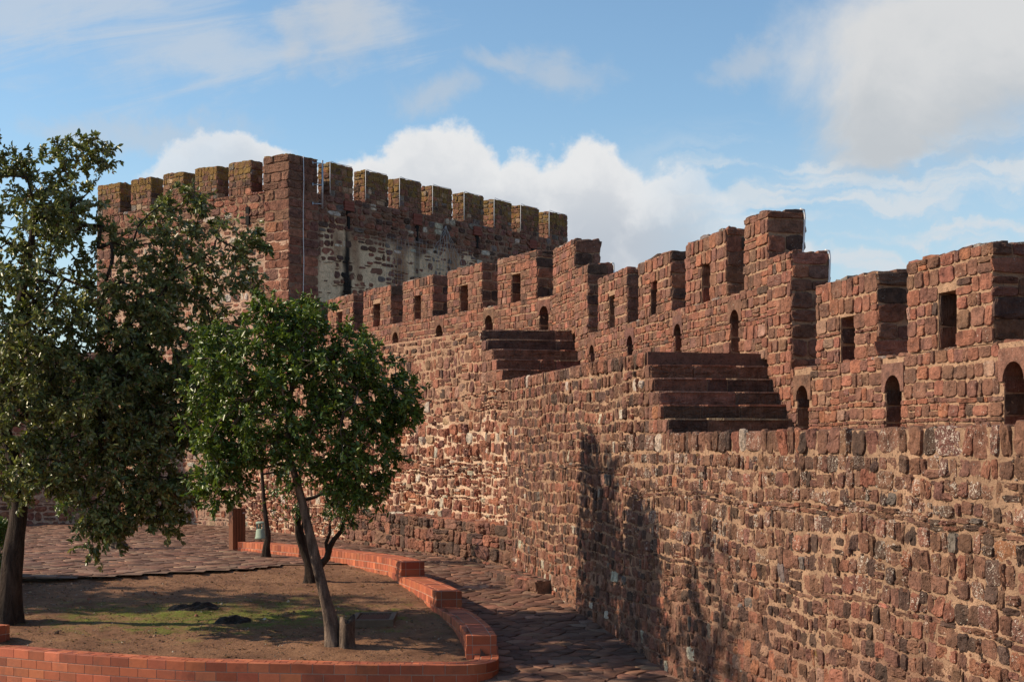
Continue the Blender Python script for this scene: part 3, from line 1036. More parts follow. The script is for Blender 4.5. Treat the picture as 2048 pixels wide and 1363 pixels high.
# plinth along the foot of the far part, and a low kerb ledge where the walls meet
pl = MB()
pr0, pr1 = np.array((0.135, 32.9)), np.array((-4.9, 42.6))
fp, LPn = fr_between(pr1, pr0)
fp.box(pl, 0, LPn, GB, -1.86, -1.4, -0.012, M_DARK)
rg = np.random.default_rng(77)
R = courses(0, LPn, GB, -1.84, rg, (0.24, 0.34), (0.22, 0.5), chip=0.12, split=0.15, wav=0.02)
stones(pl, fp, R, 0.045, rg, pal_plinth, 16, 0.026, (3.5, 7), rag=0.05)
R = courses(0, LPn, -0.03, 0.9, rg, (0.25, 0.4), (0.3, 0.6), chip=0, split=0.0, wav=0.0)
stones(pl, fp.top(-1.86), R, 0.02, rg, pal_far, 12, 0.03, (4, 7))
pl.build("plinth", [MORTAR, STONE, ASHLAR], wall)
lg = MB()
q0, q1 = np.array((-0.62, 32.3)), np.array((0.5, 29.5))
fl, Ll = fr_between(q0, q1)
fl.box(lg, 0, Ll, GB, -2.77, -0.9, -0.02, M_DARK)
stones(lg, fl, courses(0, Ll, -3.3, -2.76, rg, (0.2, 0.3), (0.3, 0.6), chip=0, split=0, wav=0.02), 0.03, rg, pal_plinth, 12, 0.012, (5, 9))
stones(lg, fl.top(-2.77), courses(-0.02, Ll, -0.03, 0.9, rg, (0.2, 0.3), (0.3, 0.6), chip=0, split=0, wav=0.02), 0.015, rg, pal_plinth, 12, 0.016, (5, 9))
lg.build("ledge", [MORTAR, STONE, ASHLAR], wall)

# ------------------------------------------------------------------ the tower
tower = thing("castle_tower", "massive square sandstone tower with yellow lichened battlements behind the trees", "castle tower")
TC = np.array((-8.08, 52.5))
tL, tR = 11.05, 17.9
dL, dR = np.array((-0.8, 0.6)), np.array((0.6, 0.8))
ZBT, ZTT = 9.34, 10.55
frL = Frame((*(TC + dL * tL), 0), (0.8, -0.6, 0))          # x: 0 at far left .. tL at the corner
frR = Frame((*TC, 0), (0.6, 0.8, 0))                       # x: 0 at the corner .. tR


def tl(u):                            # distance along the left face from its left end for column u
    k = (u - 1024) / F_PX
    t = (TC[0] - k * TC[1]) / (0.8 + 0.6 * k)
    return tL - t


def trr(u):
    k = (u - 1024) / F_PX
    return (k * TC[1] - TC[0]) / (0.6 - 0.8 * k)


def zR(u, v):                         # height of pixel (u,v) on the right face
    Y = TC[1] + 0.8 * trr(u)
    return (HOR - v) * Y / F_PX


STAINS = [(trr(694), zR(694, 455), zR(690, 610), 0.40, 1.0), (trr(833), zR(833, 485), zR(833, 560), 0.30, 0.55), (trr(953), zR(953, 496), zR(953, 550), 0.35, 0.6)]


def stain(P):
    x = (P[:, 0] - TC[0]) * 0.6 + (P[:, 1] - TC[1]) * 0.8
    z = P[:, 2]
    f = np.zeros(len(P))
    for (sx, z1, z0, w, a) in STAINS:
        tt = np.clip((z1 - z) / (z1 - z0), 0, 1)
        half = w * (0.22 + 0.85 * tt) + 0.05 * nz(P, 3.0)
        f = np.maximum(f, a * np.clip((half - np.abs(x - sx)) / 0.10, 0, 1) * np.clip((z1 - z) / 0.15 + 0.3, 0, 1))
    return f


def tone_right(P):
    z = P[:, 2]
    x = (P[:, 0] - TC[0]) * 0.6 + (P[:, 1] - TC[1]) * 0.8
    Ps = P * np.array((1, 1, 0.3))
    pl_ = np.clip((8.15 - z + 0.7 * nz(Ps, 1.1) + 0.4 * nz(Ps, 3.6)) / 0.35, 0, 1) * np.clip((x - 1.5 + 0.3 * nz(P, 1.1)) / 0.3, 0, 1)
    c = np.array((0.24, 0.15, 0.10)) * (1 - pl_[:, None]) + (np.array((0.70, 0.51, 0.32)) + np.array((-0.34, -0.30, -0.20)) * np.clip(nz(Ps, 2.6, 4.0) * 1.7 + 0.15, 0, 1)[:, None]) * pl_[:, None]
    c = c * (1 + 0.16 * nz(P, 1.7)[:, None])
    s = stain(P)[:, None]
    c = c * (1 - s) + np.array((0.022, 0.018, 0.014)) * s
    return np.c_[c, 0 * z]


def pal_tr(P, rng):
    c, o = pal_tower_right(P, rng)
    s = stain(P)[:, None]
    c[:, :3] = c[:, :3] * (1 - s) + np.array((0.022, 0.018, 0.014)) * s
    return c, o


def tone_left(P):
    z = P[:, 2]
    k = np.clip((8.2 - z + 0.3 * nz(P, 1.2)) / 0.5, 0, 1)[:, None]
    c = np.array((0.30, 0.18, 0.11)) * (1 - k) + np.array(M_PINK[:3]) * k
    return np.c_[c * (1 + 0.18 * nz(P, 1.5)[:, None]), 0 * z]


tw = MB()
rng = np.random.default_rng(11)
inner = [TC + dL * tL * 1.0 + 0 * dR, TC, TC + dR * tR, TC + dR * tR + dL * tL]
c0 = TC + (dL + dR) * 0.03
prism(tw, [c0, TC + dR * (tR - 0.03) + dL * 0.03, TC + dR * (tR - 0.03) + dL * (tL - 0.03), TC + dL * (tL - 0.03) + dR * 0.03], -4.5, ZBT - 0.03, M_DARK)
mortar_grid(tw, frL, 0, tL, -4.5, ZBT - 0.02, tone_left, 0.12, 0.014, 0.0)
mortar_grid(tw, frR, 0, tR, -4.5, ZBT - 0.02, tone_right, 0.12, 0.014, 0.0)
QW = 1.25
# left face rubble between the quoins
R = courses(0.9, tL - QW, -4.0, 8.2, rng, (0.2, 0.34), (0.22, 0.5), chip=0.2, split=0.15, wav=0.03)
stones(tw, frL, R, 0.026, rng, pal_tower_left, 10, 0.075, (2.6, 6), rag=0.09)
R = courses(0.9, tL - QW, 8.2, ZBT, rng, (0.18, 0.28), (0.25, 0.6), chip=0.2, split=0.1, wav=0.02)
stones(tw, frL, R, 0.035, rng, pal_tower_left, 10, 0.03, (4, 7))
# quoins
for fr, xa, xb in ((frL, tL - QW, tL + 0.02), (frR, -0.02, 1.5), (frL, -0.02, 0.9)):
    R = courses(xa, xb, -4.0, ZBT, rng, (0.30, 0.42), (0.45, 0.85), chip=0, split=0.0, wav=0.0)
    stones(tw, fr, R, 0.035, rng, pal_quoin, 14, 0.02, (7, 11), mi=2, rag=0.02, tilt=0.05)
# right face
R = courses(1.5, tR, 3.5, 8.1, rng, (0.2, 0.32), (0.2, 0.5), chip=0.15, split=0.15, wav=0.05)
xm = (R[:, 0] + R[:, 1]) / 2
keep = rng.random(len(R)) < np.clip(0.50 + 0.3 * (R[:, 2] > 7.4) + 0.35 * np.sin(xm * 1.9 + R[:, 2] * 2.3), 0.2, 1.0)
stones(tw, frR, R[keep], 0.024, rng, pal_tr, 10, 0.055, (2.6, 6), rag=0.10)
R = courses(1.5, tR, 8.1, ZBT, rng, (0.2, 0.30), (0.25, 0.6), chip=0.15, split=0.1, wav=0.02)
stones(tw, frR, R, 0.04, rng, pal_tr, 10, 0.03, (4, 7))
R = courses(0, tR, -4.0, 3.5, rng, (0.22, 0.34), (0.25, 0.6), chip=0.1, split=0.1, wav=0.03)
stones(tw, frR, R, 0.04, rng, pal_tr, 8, 0.04, (3, 6))
tw.build("wall", [MORTAR, STONE, ASHLAR], tower)


def tmer(fr, x0, x1, seed, left=False):
    return merlon("merlon", tower, fr, x0, x1, ZBT - 0.03, ZTT, None, pal_tower_merlon, seed, 10, 0.6, (0.22, 0.15, 0.09, 0), left=left)


for i, (a, b) in enumerate([(195, 240), (262, 302.6), (326, 367), (390, 434), (457, 502)]):
    tmer(frL, max(tl(a), 0.0), tl(b), 100 + i)
for i, (a, b) in enumerate([(659, 706), (730, 776), (798, 843), (864, 904), (927, 967), (987, 1023), (1040, 1078), (1097, 1135)]):
    tmer(frR, trr(a), min(trr(b), tR), 110 + i, True)
# corner block: solid L of both faces
cb = MB()
rng = np.random.default_rng(12)
xL0, xR1 = tl(526), trr(635)
frL.box(cb, xL0 + 0.012, tL - 0.012, ZBT - 0.03, ZTT - 0.012, -xR1 + 0.012, -0.012, M_DARK)
for fr, a, b in ((frL, xL0, tL + 0.02), (frR, -0.02, xR1)):
    R = courses(a, b, ZBT - 0.03, ZTT, rng, (0.26, 0.36), (0.4, 0.8), chip=0, split=0.05, wav=0)
    stones(cb, fr, R, 0.03, rng, pal_quoin, 14, 0.02, (7, 11), mi=2, rag=0.02)
stones(cb, frL.top(ZTT), courses(xL0, tL + 0.02, -0.02, xR1, rng, (0.3, 0.5), (0.4, 0.7), chip=0, split=0, wav=0), 0.03, rng, pal_tower_merlon, 12, 0.02, (6, 9))
stones(cb, Frame(frL.P(xL0, 0, -xR1), frL.n, frL.b), courses(0, xR1, ZBT, ZTT, rng, (0.26, 0.36), (0.4, 0.8), chip=0, split=0, wav=0), 0.03, rng, pal_quoin, 12, 0.02, (6, 9))
cb.build("corner_merlon", [MORTAR, STONE, ASHLAR], tower)
# loopholes with red caps; near-black blocks paint the shade of the openings
for (u, vc0, vc1, vs0, vs1) in ((696, 403, 422, 420, 458), (833, 428, 450, 447, 482), (953, 453, 471, 469, 496), (1064, 480, 497, 492, 500)):
    mb = MB()
    x = trr(u)
    za, zb_ = zR(u, vc0), zR(u, vc1)
    frR.box(mb, x - 0.24, x + 0.24, zb_, za, -0.05, 0.075, (0.2, 0.06, 0.04, 0), 0)
    for zz in np.linspace(zb_ + 0.06, za - 0.06, 3):
        frR.box(mb, x - 0.27, x + 0.27, zz - 0.05, zz + 0.03, -0.05, 0.095, (0.2, 0.06, 0.04, 0), 0)
    sl = mb.build("loophole_cap", [REDCAP], tower)
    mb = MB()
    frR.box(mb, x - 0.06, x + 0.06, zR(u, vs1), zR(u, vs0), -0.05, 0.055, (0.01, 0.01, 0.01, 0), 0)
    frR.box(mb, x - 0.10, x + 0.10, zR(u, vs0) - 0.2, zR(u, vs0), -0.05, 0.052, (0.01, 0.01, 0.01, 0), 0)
    mb.build("loophole_block", [DARK], tower)
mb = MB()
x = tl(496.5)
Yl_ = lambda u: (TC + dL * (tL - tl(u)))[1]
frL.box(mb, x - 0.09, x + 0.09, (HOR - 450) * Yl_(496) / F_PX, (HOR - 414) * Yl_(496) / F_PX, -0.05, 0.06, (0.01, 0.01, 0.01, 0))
mb.build("loophole_block", [DARK], tower)  # solid dark block painting the shade of the slit


# ------------------------------------------------------------------ tubes
def tube(mb, pts, r, col=(0.5, 0.5, 0.5, 0), n=6, mi=0, smooth=True, cap=True):
    pts = np.asarray(pts, float)
    m = len(pts)
    r = np.broadcast_to(np.asarray(r, float), (m,))
    t = np.gradient(pts, axis=0)
    t /= np.linalg.norm(t, axis=1)[:, None] + 1e-9
    ref = np.array((0.31, 0.95, 0.05)) if abs(t[0, 2]) > 0.8 else np.array((0.0, 0.0, 1.0))
    u = np.cross(t[0], ref)
    u /= np.linalg.norm(u) + 1e-9
    V = []
    th = np.arange(n) * 2 * np.pi / n
    for i in range(m):
        u = u - np.dot(u, t[i]) * t[i]
        u /= np.linalg.norm(u) + 1e-9
        w = np.cross(t[i], u)
        V.append(pts[i] + r[i] * (np.cos(th)[:, None] * u + np.sin(th)[:, None] * w))
    V = np.concatenate(V)
    k, j = np.meshgrid(np.arange(m - 1), np.arange(n), indexing='ij')
    k, j = k.ravel(), j.ravel()
    f = np.stack([k * n + j, k * n + (j + 1) % n, (k + 1) * n + (j + 1) % n, (k + 1) * n + j], 1)
    mb.add(V, f, col, mi, smooth)
    if cap:
        mb.loops.append(np.arange(n)[::-1] + mb.n - len(V))
        mb.loops.append(np.arange(n) + mb.n - n)
        mb.sizes.append(np.array([n, n]))
        mb.mi.append(np.array([mi, mi]))
        mb.sm.append(np.array([False, False]))


# lamp-string cables round the merlons of the tower's shaded side
MW = [(659, 706), (730, 776), (798, 843), (864, 904), (927, 967), (987, 1023), (1040, 1078), (1097, 1135)]
WORDS = ["first", "second", "third", "fourth", "fifth", "sixth", "seventh", "eighth"]
for (a, b), wd in zip(MW, WORDS):
    mb = MB()
    x0, x1 = trr(a), min(trr(b), tR)
    pts = [frR.P(x0 - 0.02, ZBT + 0.05, 0.05), frR.P(x0 - 0.03, ZBT + 0.5, 0.055), frR.P(x0 - 0.02, ZTT + 0.03, 0.05), frR.P(x0 + 0.05, ZTT + 0.05, 0.045)]
    pts += [frR.P(x0 + (x1 - x0) * t_, ZTT + 0.03, 0.0) for t_ in (0.3, 0.6, 0.95)]
    tube(mb, pts, 0.012)
    o = mb.build("string_cable", [WHITE])
    tag(o, "white lamp cable on the %s tower merlon counted from the corner block with the pole" % wd, "cable", "white cables on the battlements")
mb = MB()
xc_ = trr(604)
tube(mb, [frR.P(xc_ + 0.02 * math.sin(z * 2.1), z, 0.075) for z in np.linspace(-2.0, ZTT + 0.02, 14)], 0.014)
tag(mb.build("conduit_cable", [WHITE]), "long white cable running down beside the tower corner", "cable")
# galvanised pole on brackets
mast = thing("pole_mast", "short grey galvanised pole on brackets at the tower corner block", "pole")
xm_ = trr(632)
mb = MB()
tube(mb, [frR.P(xm_ + 0.05, zR(632, 418), 0.28), frR.P(xm_ + 0.05, zR(632, 322), 0.28)], 0.034, n=10)
mb.build("pole", [STEEL], mast)
for v in (328, 371, 409):
    mb = MB()
    z = zR(632, v)
    tube(mb, [frR.P(xm_ - 0.22, z, 0.03), frR.P(xm_ + 0.05, z, 0.28)], 0.022)
    tube(mb, [frR.P(xm_ - 0.22, z - 0.06, 0.05), frR.P(xm_ - 0.22, z + 0.06, 0.05)], 0.03)
    mb.build("bracket", [STEEL], mast)
# hanging light strings in the shape of a tree on the tower's shaded side
mb = MB()
rg = np.random.default_rng(3)
xk, zk = trr(889), zR(889, 452)
for i in range(9):
    e = (i - 4) / 4.0
    xe, ze = xk + e * 1.35, zR(889, 548) + 0.05 * rg.normal()
    pts = []
    for t_ in np.linspace(0, 1, 14):
        pts.append(frR.P(xk + (xe - xk) * t_ + rg.normal(0, 0.035) * (t_ > 0), zk + (ze - zk) * t_, 0.08 + 0.02 * rg.normal()))
    tube(mb, pts, 0.008, n=4)
tag(mb.build("light_strings", [WIRE]), "fan of unlit light strings hanging on the tower's shaded side", "light string")
# bird netting, as fine wires
mb = MB()
for x in np.arange(trr(770), trr(945), 0.22):
    tube(mb, [frR.P(x, z, 0.07 + 0.01 * math.sin(x * 9 + z * 5)) for z in np.linspace(zR(800, 570), zR(800, 476), 6)], 0.0045, n=3, cap=False)
for z in np.arange(zR(800, 570), zR(800, 476), 0.2):
    tube(mb, [frR.P(x, z, 0.072 + 0.01 * math.sin(x * 9 + z * 5)) for x in np.linspace(trr(770), trr(945), 16)], 0.0045, n=3, cap=False)
tag(mb.build("netting", [WIRE]), "fine wire netting stretched over pale plaster on the tower", "netting")
# floodlight box on the sunlit side
fl_ = thing("floodlight", "small white floodlight fixed to the sunlit side of the tower", "floodlight")
Yq = Yl_(497)
zq = (HOR - 562) * Yq / F_PX
mb = MB()
frL.box(mb, tl(497) - 0.09, tl(497) + 0.09, zq - 0.06, zq + 0.10, 0.12, 0.30, (0.7, 0.7, 0.7, 0))
mb.build("lamp_housing", [WHITE], fl_)
mb = MB()
frL.box(mb, tl(497) - 0.12, tl(497) + 0.12, zq - 0.13, zq - 0.085, 0.02, 0.34, (0.7, 0.7, 0.7, 0))
frL.box(mb, tl(497) - 0.03, tl(497) + 0.03, zq - 0.085, zq + 0.05, 0.0, 0.12, (0.7, 0.7, 0.7, 0))
mb.build("bracket", [STEEL], fl_)
# cables on the outer edges of the two step-down blocks
for (Y, zt, zb_, ln_, lab) in ((23.8, 3.86, 3.05, TH, "curved white cable on the topmost block above the near steps"),
                               (22.87, 3.06, 2.2, TH, "curved white cable on the lower block above the near steps"),
                               (34.4, 4.31, 3.7, TH, "short white cable on the block above the far steps")):
    mb = MB()
    x = sN(Y)
    pts = [frN.P(x + 0.05, zt + 0.03, -TH + 0.10), frN.P(x + 0.05, zt + 0.015, -TH + 0.03)]
    pts += [frN.P(x + 0.055, zt - (zt - zb_) * t_, -TH + 0.02 + 0.05 * t_ * t_) for t_ in (0.1, 0.3, 0.5, 0.75, 1.0)]
    tube(mb, pts, 0.015)
    tag(mb.build("string_cable", [WHITE]), lab, "cable", "white cables on the battlements")

# low wall left of the tower
lw = MB()
rng = np.random.default_rng(15)
fw = Frame((-34.0, 55.5, 0), (1, 0.06, 0))
fw.box(lw, 0, 18.5, -4.5, 3.6, -0.8, 0.0, M_PINK)
R = courses(0, 18.5, -4.0, 3.6, rng, (0.24, 0.4), (0.26, 0.55), chip=0.15, split=0.1, wav=0.05)
stones(lw, fw, R, 0.05, rng, lambda P, r: (np.c_[pick(r, len(P), [RED, ORED, PURP, PINK, BROWN], [40, 15, 18, 10, 15]), np.full(len(P), 0.1)], 0 * P[:, 0]), 10, 0.05, (2.6, 5), rag=0.08)
stones(lw, fw.top(3.6), courses(0, 18.5, 0, 0.8, rng, (0.3, 0.4), (0.3, 0.5), chip=0, split=0, wav=0), 0.03, rng, pal_top, 8, 0.03, (4, 7))
tag(lw.build("courtyard_wall", [MORTAR, STONE, ASHLAR]), "plain red stone wall beside the tower seen under the oak crown", "wall")

# ------------------------------------------------------------------ ground, paving, soil
def interp(x, xs, ys):
    return np.interp(x, xs, ys)


PAVE_Y, PAVE_Z = [10, 28.0, 33.0, 37.0, 44, 54, 70], [-2.95, -2.93, -2.70, -2.66, -2.80, -3.08, -3.2]
PATH_Y, PATH_Z = [8, 20, 21.85, 29.6, 33.5, 44, 60], [-4.35, -3.72, -3.56, -3.02, -2.80, -2.84, -3.1]
CURB_IN = [(-7.1, 36.9), (-6.69, 36.6), (-5.73, 35.5), (-4.38, 34.0), (-3.55, 32.95), (-2.71, 31.6), (-2.32, 30.36), (-1.73, 28.4), (-1.426, 27.2), (-1.105, 25.85), (-0.89, 24.6), (-0.785, 23.7), (-0.73, 22.9)]
CI = np.array(CURB_IN)


def curb_x(Y):                        # inner edge of the side kerb at depth Y
    return np.interp(Y, CI[::-1, 1], CI[::-1, 0])


def g_path(X, Y):
    return np.interp(Y, PATH_Y, PATH_Z) - 0.05 * np.clip((7.4 - 0.2258 * Y - X) / 3.0, 0, 1.5) * (Y < 31)


def g_pave(X, Y):
    return np.interp(Y, PAVE_Y, PAVE_Z)


def ground_z(X, Y):
    X, Y = np.asarray(X, float), np.asarray(Y, float)
    cx = np.where(Y < 22.9, -0.7, np.where(Y > 36.9, -7.1 - (Y - 36.9) * 0.6, curb_x(Y)))
    k = np.where(Y < 22.95, 1.0, np.clip((X - cx) / 0.45, 0, 1))
    return g_pave(X, Y) * (1 - k) + g_path(X, Y) * k


def soil_z(X, Y):
    X, Y = np.asarray(X, float), np.asarray(Y, float)
    P = np.stack([X, Y, 0 * X], -1)
    return -3.45 + 0.066 * (Y - 22.5) + 0.03 * nz(P, 2.1) + 0.018 * nz(P, 6.0, 2.0) + 0.009 * nz(P, 17.0, 5.0) + 0.006 * nz(P, 41.0, 7.0)


def edge_y(X):                        # paving edge at the back of the soil bed
    return np.interp(X, [-40, -10.4, -7.5, -4.6, -2.5], [27.0, 30.6, 31.6, 33.2, 33.6]) + 0.08 * np.sin(X * 2.3) + 0.05 * np.sin(X * 5.9)


gm = MB()
G = np.array([(-3000, -300, -5.0), (3000, -300, -5.0), (3000, 5000, -5.0), (-3000, 5000, -5.0)], float)
gm.add(G, [(0, 1, 2, 3)])
tag(gm.build("ground", [DIRT]), "bare earth around the castle", "ground", None, 'structure')

# bed of the paving (joints)
pv = MB()
xs, ys = np.arange(-32, 8.01, 0.25), np.arange(9, 62.01, 0.25)
X, Y = np.meshgrid(xs, ys)
Z = ground_z(X, Y) - 0.008
V = np.stack([X, Y, Z], -1).reshape(-1, 3)
nx, ny = len(xs), len(ys)
i = (np.arange(ny - 1)[:, None] * nx + np.arange(nx - 1)[None])
xc, yc = X[:-1, :-1] + 0.125, Y[:-1, :-1] + 0.125
cx_ = np.where(yc < 22.9, -0.5, np.where(yc > 36.9, -99, curb_x(yc) + 0.15))
inbed = (xc < cx_) & (yc < edge_y(xc) - 0.1)
wallx = np.where(yc < 33.6, 7.494 - 0.2258 * yc, -0.74 - 0.55 * (yc - 35.8)) + 0.6
sel = (~inbed) & (xc < wallx)
idx = i[sel]
pv.add(V, np.stack([idx, idx + 1, idx + nx + 1, idx + nx], 1), (0.1, 0.06, 0.04, 0), 0, True)
# flagstones: jittered honeycomb, each stone inset
rng = np.random.default_rng(21)


def flags(mb, x0, x1, y0, y1, sx, sy, keep, lift, cols, wts, skip=0.0):
    nx, ny = int((x1 - x0) / sx), int((y1 - y0) / sy)
    # cell centres staggered; corners shared through a jitter field keyed on lattice
    J = rng.uniform(-0.34, 0.34, (ny * 2 + 6, nx + 4, 2))
    polys = []
    for r in range(ny):
        for c in range(nx):
            ox = 0.5 * (r % 2)
            cx, cy = x0 + (c + 0.5 + ox) * sx, y0 + (r + 0.5) * sy
            if not keep(cx, cy):
                continue
            if skip and rng.random() < skip:
                continue
            k0 = c + (r % 2)
            # six shared corners: lower row 2r, upper row 2r+1 / 2r+2
            def cor(row, col, fx, fy):
                j = J[row % (ny * 2 + 6), col % (nx + 4)]
                return (cx + fx * sx + j[0] * sx * 0.75, cy + fy * sy + j[1] * sy * 0.75)
            ce = 2 * c + (r % 2)      # doubled column of the centre
            pts = []
            for (dc, dr, fx, fy) in ((-1, 0, -0.5, -0.30), (0, 0, 0.0, -0.70), (1, 0, 0.5, -0.30), (1, 1, 0.5, 0.30), (0, 1, 0.0, 0.70), (-1, 1, -0.5, 0.30)):
                rowk = r + dr
                # corner identity: doubled column and junction row
                colk = ce + dc
                h = (rowk * 7919 + colk * 104729 + (1 if abs(fy) > 0.5 else 0) * 0) & 0xffff
                jr = HASH[h]
                pts.append((cx + fx * sx + jr[0] * sx, cy + fy * sy + jr[1] * sy))
            polys.append(pts)
    P = np.array(polys)                                # (n,6,2)
    if len(P) == 0:
        return
    n = len(P)
    # subdivide edges and roughen
    Q = np.stack([P, (P + np.roll(P, -1, 1)) / 2 + rng.normal(0, 0.02, P.shape)], 2).reshape(n, 12, 2)
    C = Q.mean(1, keepdims=True)
    dv = Q - C
    ln = np.linalg.norm(dv, axis=2, keepdims=True)
    gap = rng.uniform(0.006, 0.022, (n, 1, 1))
    o0 = C + dv * np.clip(1 - gap / ln, 0.3, 1)
    o1 = C + dv * np.clip(1 - (gap + 0.012) / ln, 0.25, 1)
    tx, ty = rng.normal(0, 0.014, (n, 1)), rng.normal(0, 0.02, (n, 1))
    up = rng.uniform(*lift, (n, 1))
    def zz(o, dz, tl_):
        b = ground_z(o[..., 0], o[..., 1])
        return b + dz + (tx * (o[..., 0] - C[..., 0]) + ty * (o[..., 1] - C[..., 1]) if tl_ else 0)
    r0 = np.concatenate([o0, zz(o0, -0.03, False)[..., None]], 2)
    r1 = np.concatenate([o0 * 0.7 + o1 * 0.3, (zz(o0, up * 0.75, True))[..., None]], 2)
    r2 = np.concatenate([o1, zz(o1, up, True)[..., None]], 2)
    cc = np.concatenate([C, zz(C, up + rng.normal(0, 0.004, (n, 1)), True)[..., None]], 2)
    V = np.concatenate([r0, r1, r2, cc], 1)            # 37 per stone
    i = np.arange(12)
    j = (i + 1) % 12
    q = np.concatenate([np.stack([a * 12 + i, a * 12 + j, (a + 1) * 12 + j, (a + 1) * 12 + i], 1) for a in range(2)])
    t3 = np.stack([24 + i, 24 + j, np.full(12, 36)], 1)
    off = (np.arange(n) * 37)[:, None, None]
    col = np.repeat(np.c_[pick(rng, n, cols, wts, 0.2), np.zeros(n)][:, None, :], 37, 1).reshape(-1, 4)
    mb.add(V.reshape(-1, 3), (q[None] + off).reshape(-1, 4), col, 1, True)
    t = (t3[None] + off).reshape(-1, 3) + mb.n - n * 37
    mb.loops.append(t.ravel())
    mb.sizes.append(np.full(len(t), 3))
    mb.mi.append(np.full(len(t), 1))
    mb.sm.append(np.full(len(t), True))


HASH = rng.uniform(-0.27, 0.27, (65536, 2)) * np.array((1.0, 0.8))
FC = [(0.105, 0.052, 0.034), (0.145, 0.070, 0.044), (0.18, 0.085, 0.052), (0.22, 0.13, 0.085)]


def keep_path(x, y):
    cx = -0.35 if y < 23 else (curb_x(y) + 0.3 if y < 36.9 else -7.0 - (y - 36.9) * 0.6)
    wx = (7.494 - 0.2258 * y if y < 33.6 else -0.2 - 0.55 * (y - 33.6)) - 0.02
    return cx < x < wx + 0.1


def keep_pave(x, y):
    cx = curb_x(y) - 0.1 if y < 36.9 else -7.0 - (y - 36.9) * 0.6
    return x <= cx and y > edge_y(x) + 0.12


flags(pv, -20, 5.5, 14, 56, 0.36, 0.27, keep_path, (0.003, 0.016), FC, [40, 32, 18, 10], 0.03)
flags(pv, -28, -2, 29, 57, 0.44, 0.26, keep_pave, (0.001, 0.015), FC, [14, 30, 32, 24], 0.06)
tag(pv.build("paving", [JOINT, FLAG]), "crazy paving of red flagstones between planter and wall", "paving", None, 'structure')

sl = MB()
xs, ys = np.arange(-13, -0.3, 0.045), np.arange(22.1, 34.2, 0.045)
X, Y = np.meshgrid(xs, ys)
Z = soil_z(X, Y)
V = np.stack([X, Y, Z], -1).reshape(-1, 3)
nx, ny = len(xs), len(ys)
i = (np.arange(ny - 1)[:, None] * nx + np.arange(nx - 1)[None])
xc, yc = X[:-1, :-1] + 0.022, Y[:-1, :-1] + 0.022
FRONT = np.array([(-20, 29.2), (-8.43, 23.9), (-6.87, 23.1), (-5.44, 22.6), (-4.8, 22.33), (-3.53, 22.18), (-2.4, 22.05), (-0.7, 22.03), (0, 22.03)])
fy = np.interp(xc, FRONT[:, 0], FRONT[:, 1])
cx_ = np.where(yc < 22.9, -0.5, curb_x(yc) + 0.2)
sel = (xc < cx_) & (yc > fy + 0.12) & (yc < edge_y(xc) + 0.15)
idx = i[sel]
sl.add(V, np.stack([idx, idx + 1, idx + nx + 1, idx + nx], 1), (0.2, 0.1, 0.06, 0), 0, True)
tag(sl.build("soil", [SOIL]), "bare brown soil with moss inside the brick planter", "soil", None, 'structure')

# ------------------------------------------------------------------ brick planter kerb
planter = thing("planter_kerb", "stepped orange brick planter kerb curving round the soil bed", "planter")


def resample(pts, step):
    pts = np.asarray(pts, float)
    # smooth with Catmull-Rom
    ext = np.vstack([2 * pts[0] - pts[1], pts, 2 * pts[-1] - pts[-2]])
    out = []
    for a in range(1, len(ext) - 2):
        p0, p1, p2, p3 = ext[a - 1:a + 3]
        for t in np.linspace(0, 1, 12, endpoint=False):
            out.append(0.5 * ((2 * p1) + (-p0 + p2) * t + (2 * p0 - 5 * p1 + 4 * p2 - p3) * t ** 2 + (-p0 + 3 * p1 - 3 * p2 + p3) * t ** 3))
    out.append(pts[-1])
    out = np.array(out)
    s = np.concatenate(([0], np.cumsum(np.linalg.norm(np.diff(out, axis=0), axis=1))))
    return out, s


BR = [(0.43, 0.118, 0.050), (0.38, 0.097, 0.042), (0.46, 0.140, 0.062), (0.30, 0.075, 0.036)]


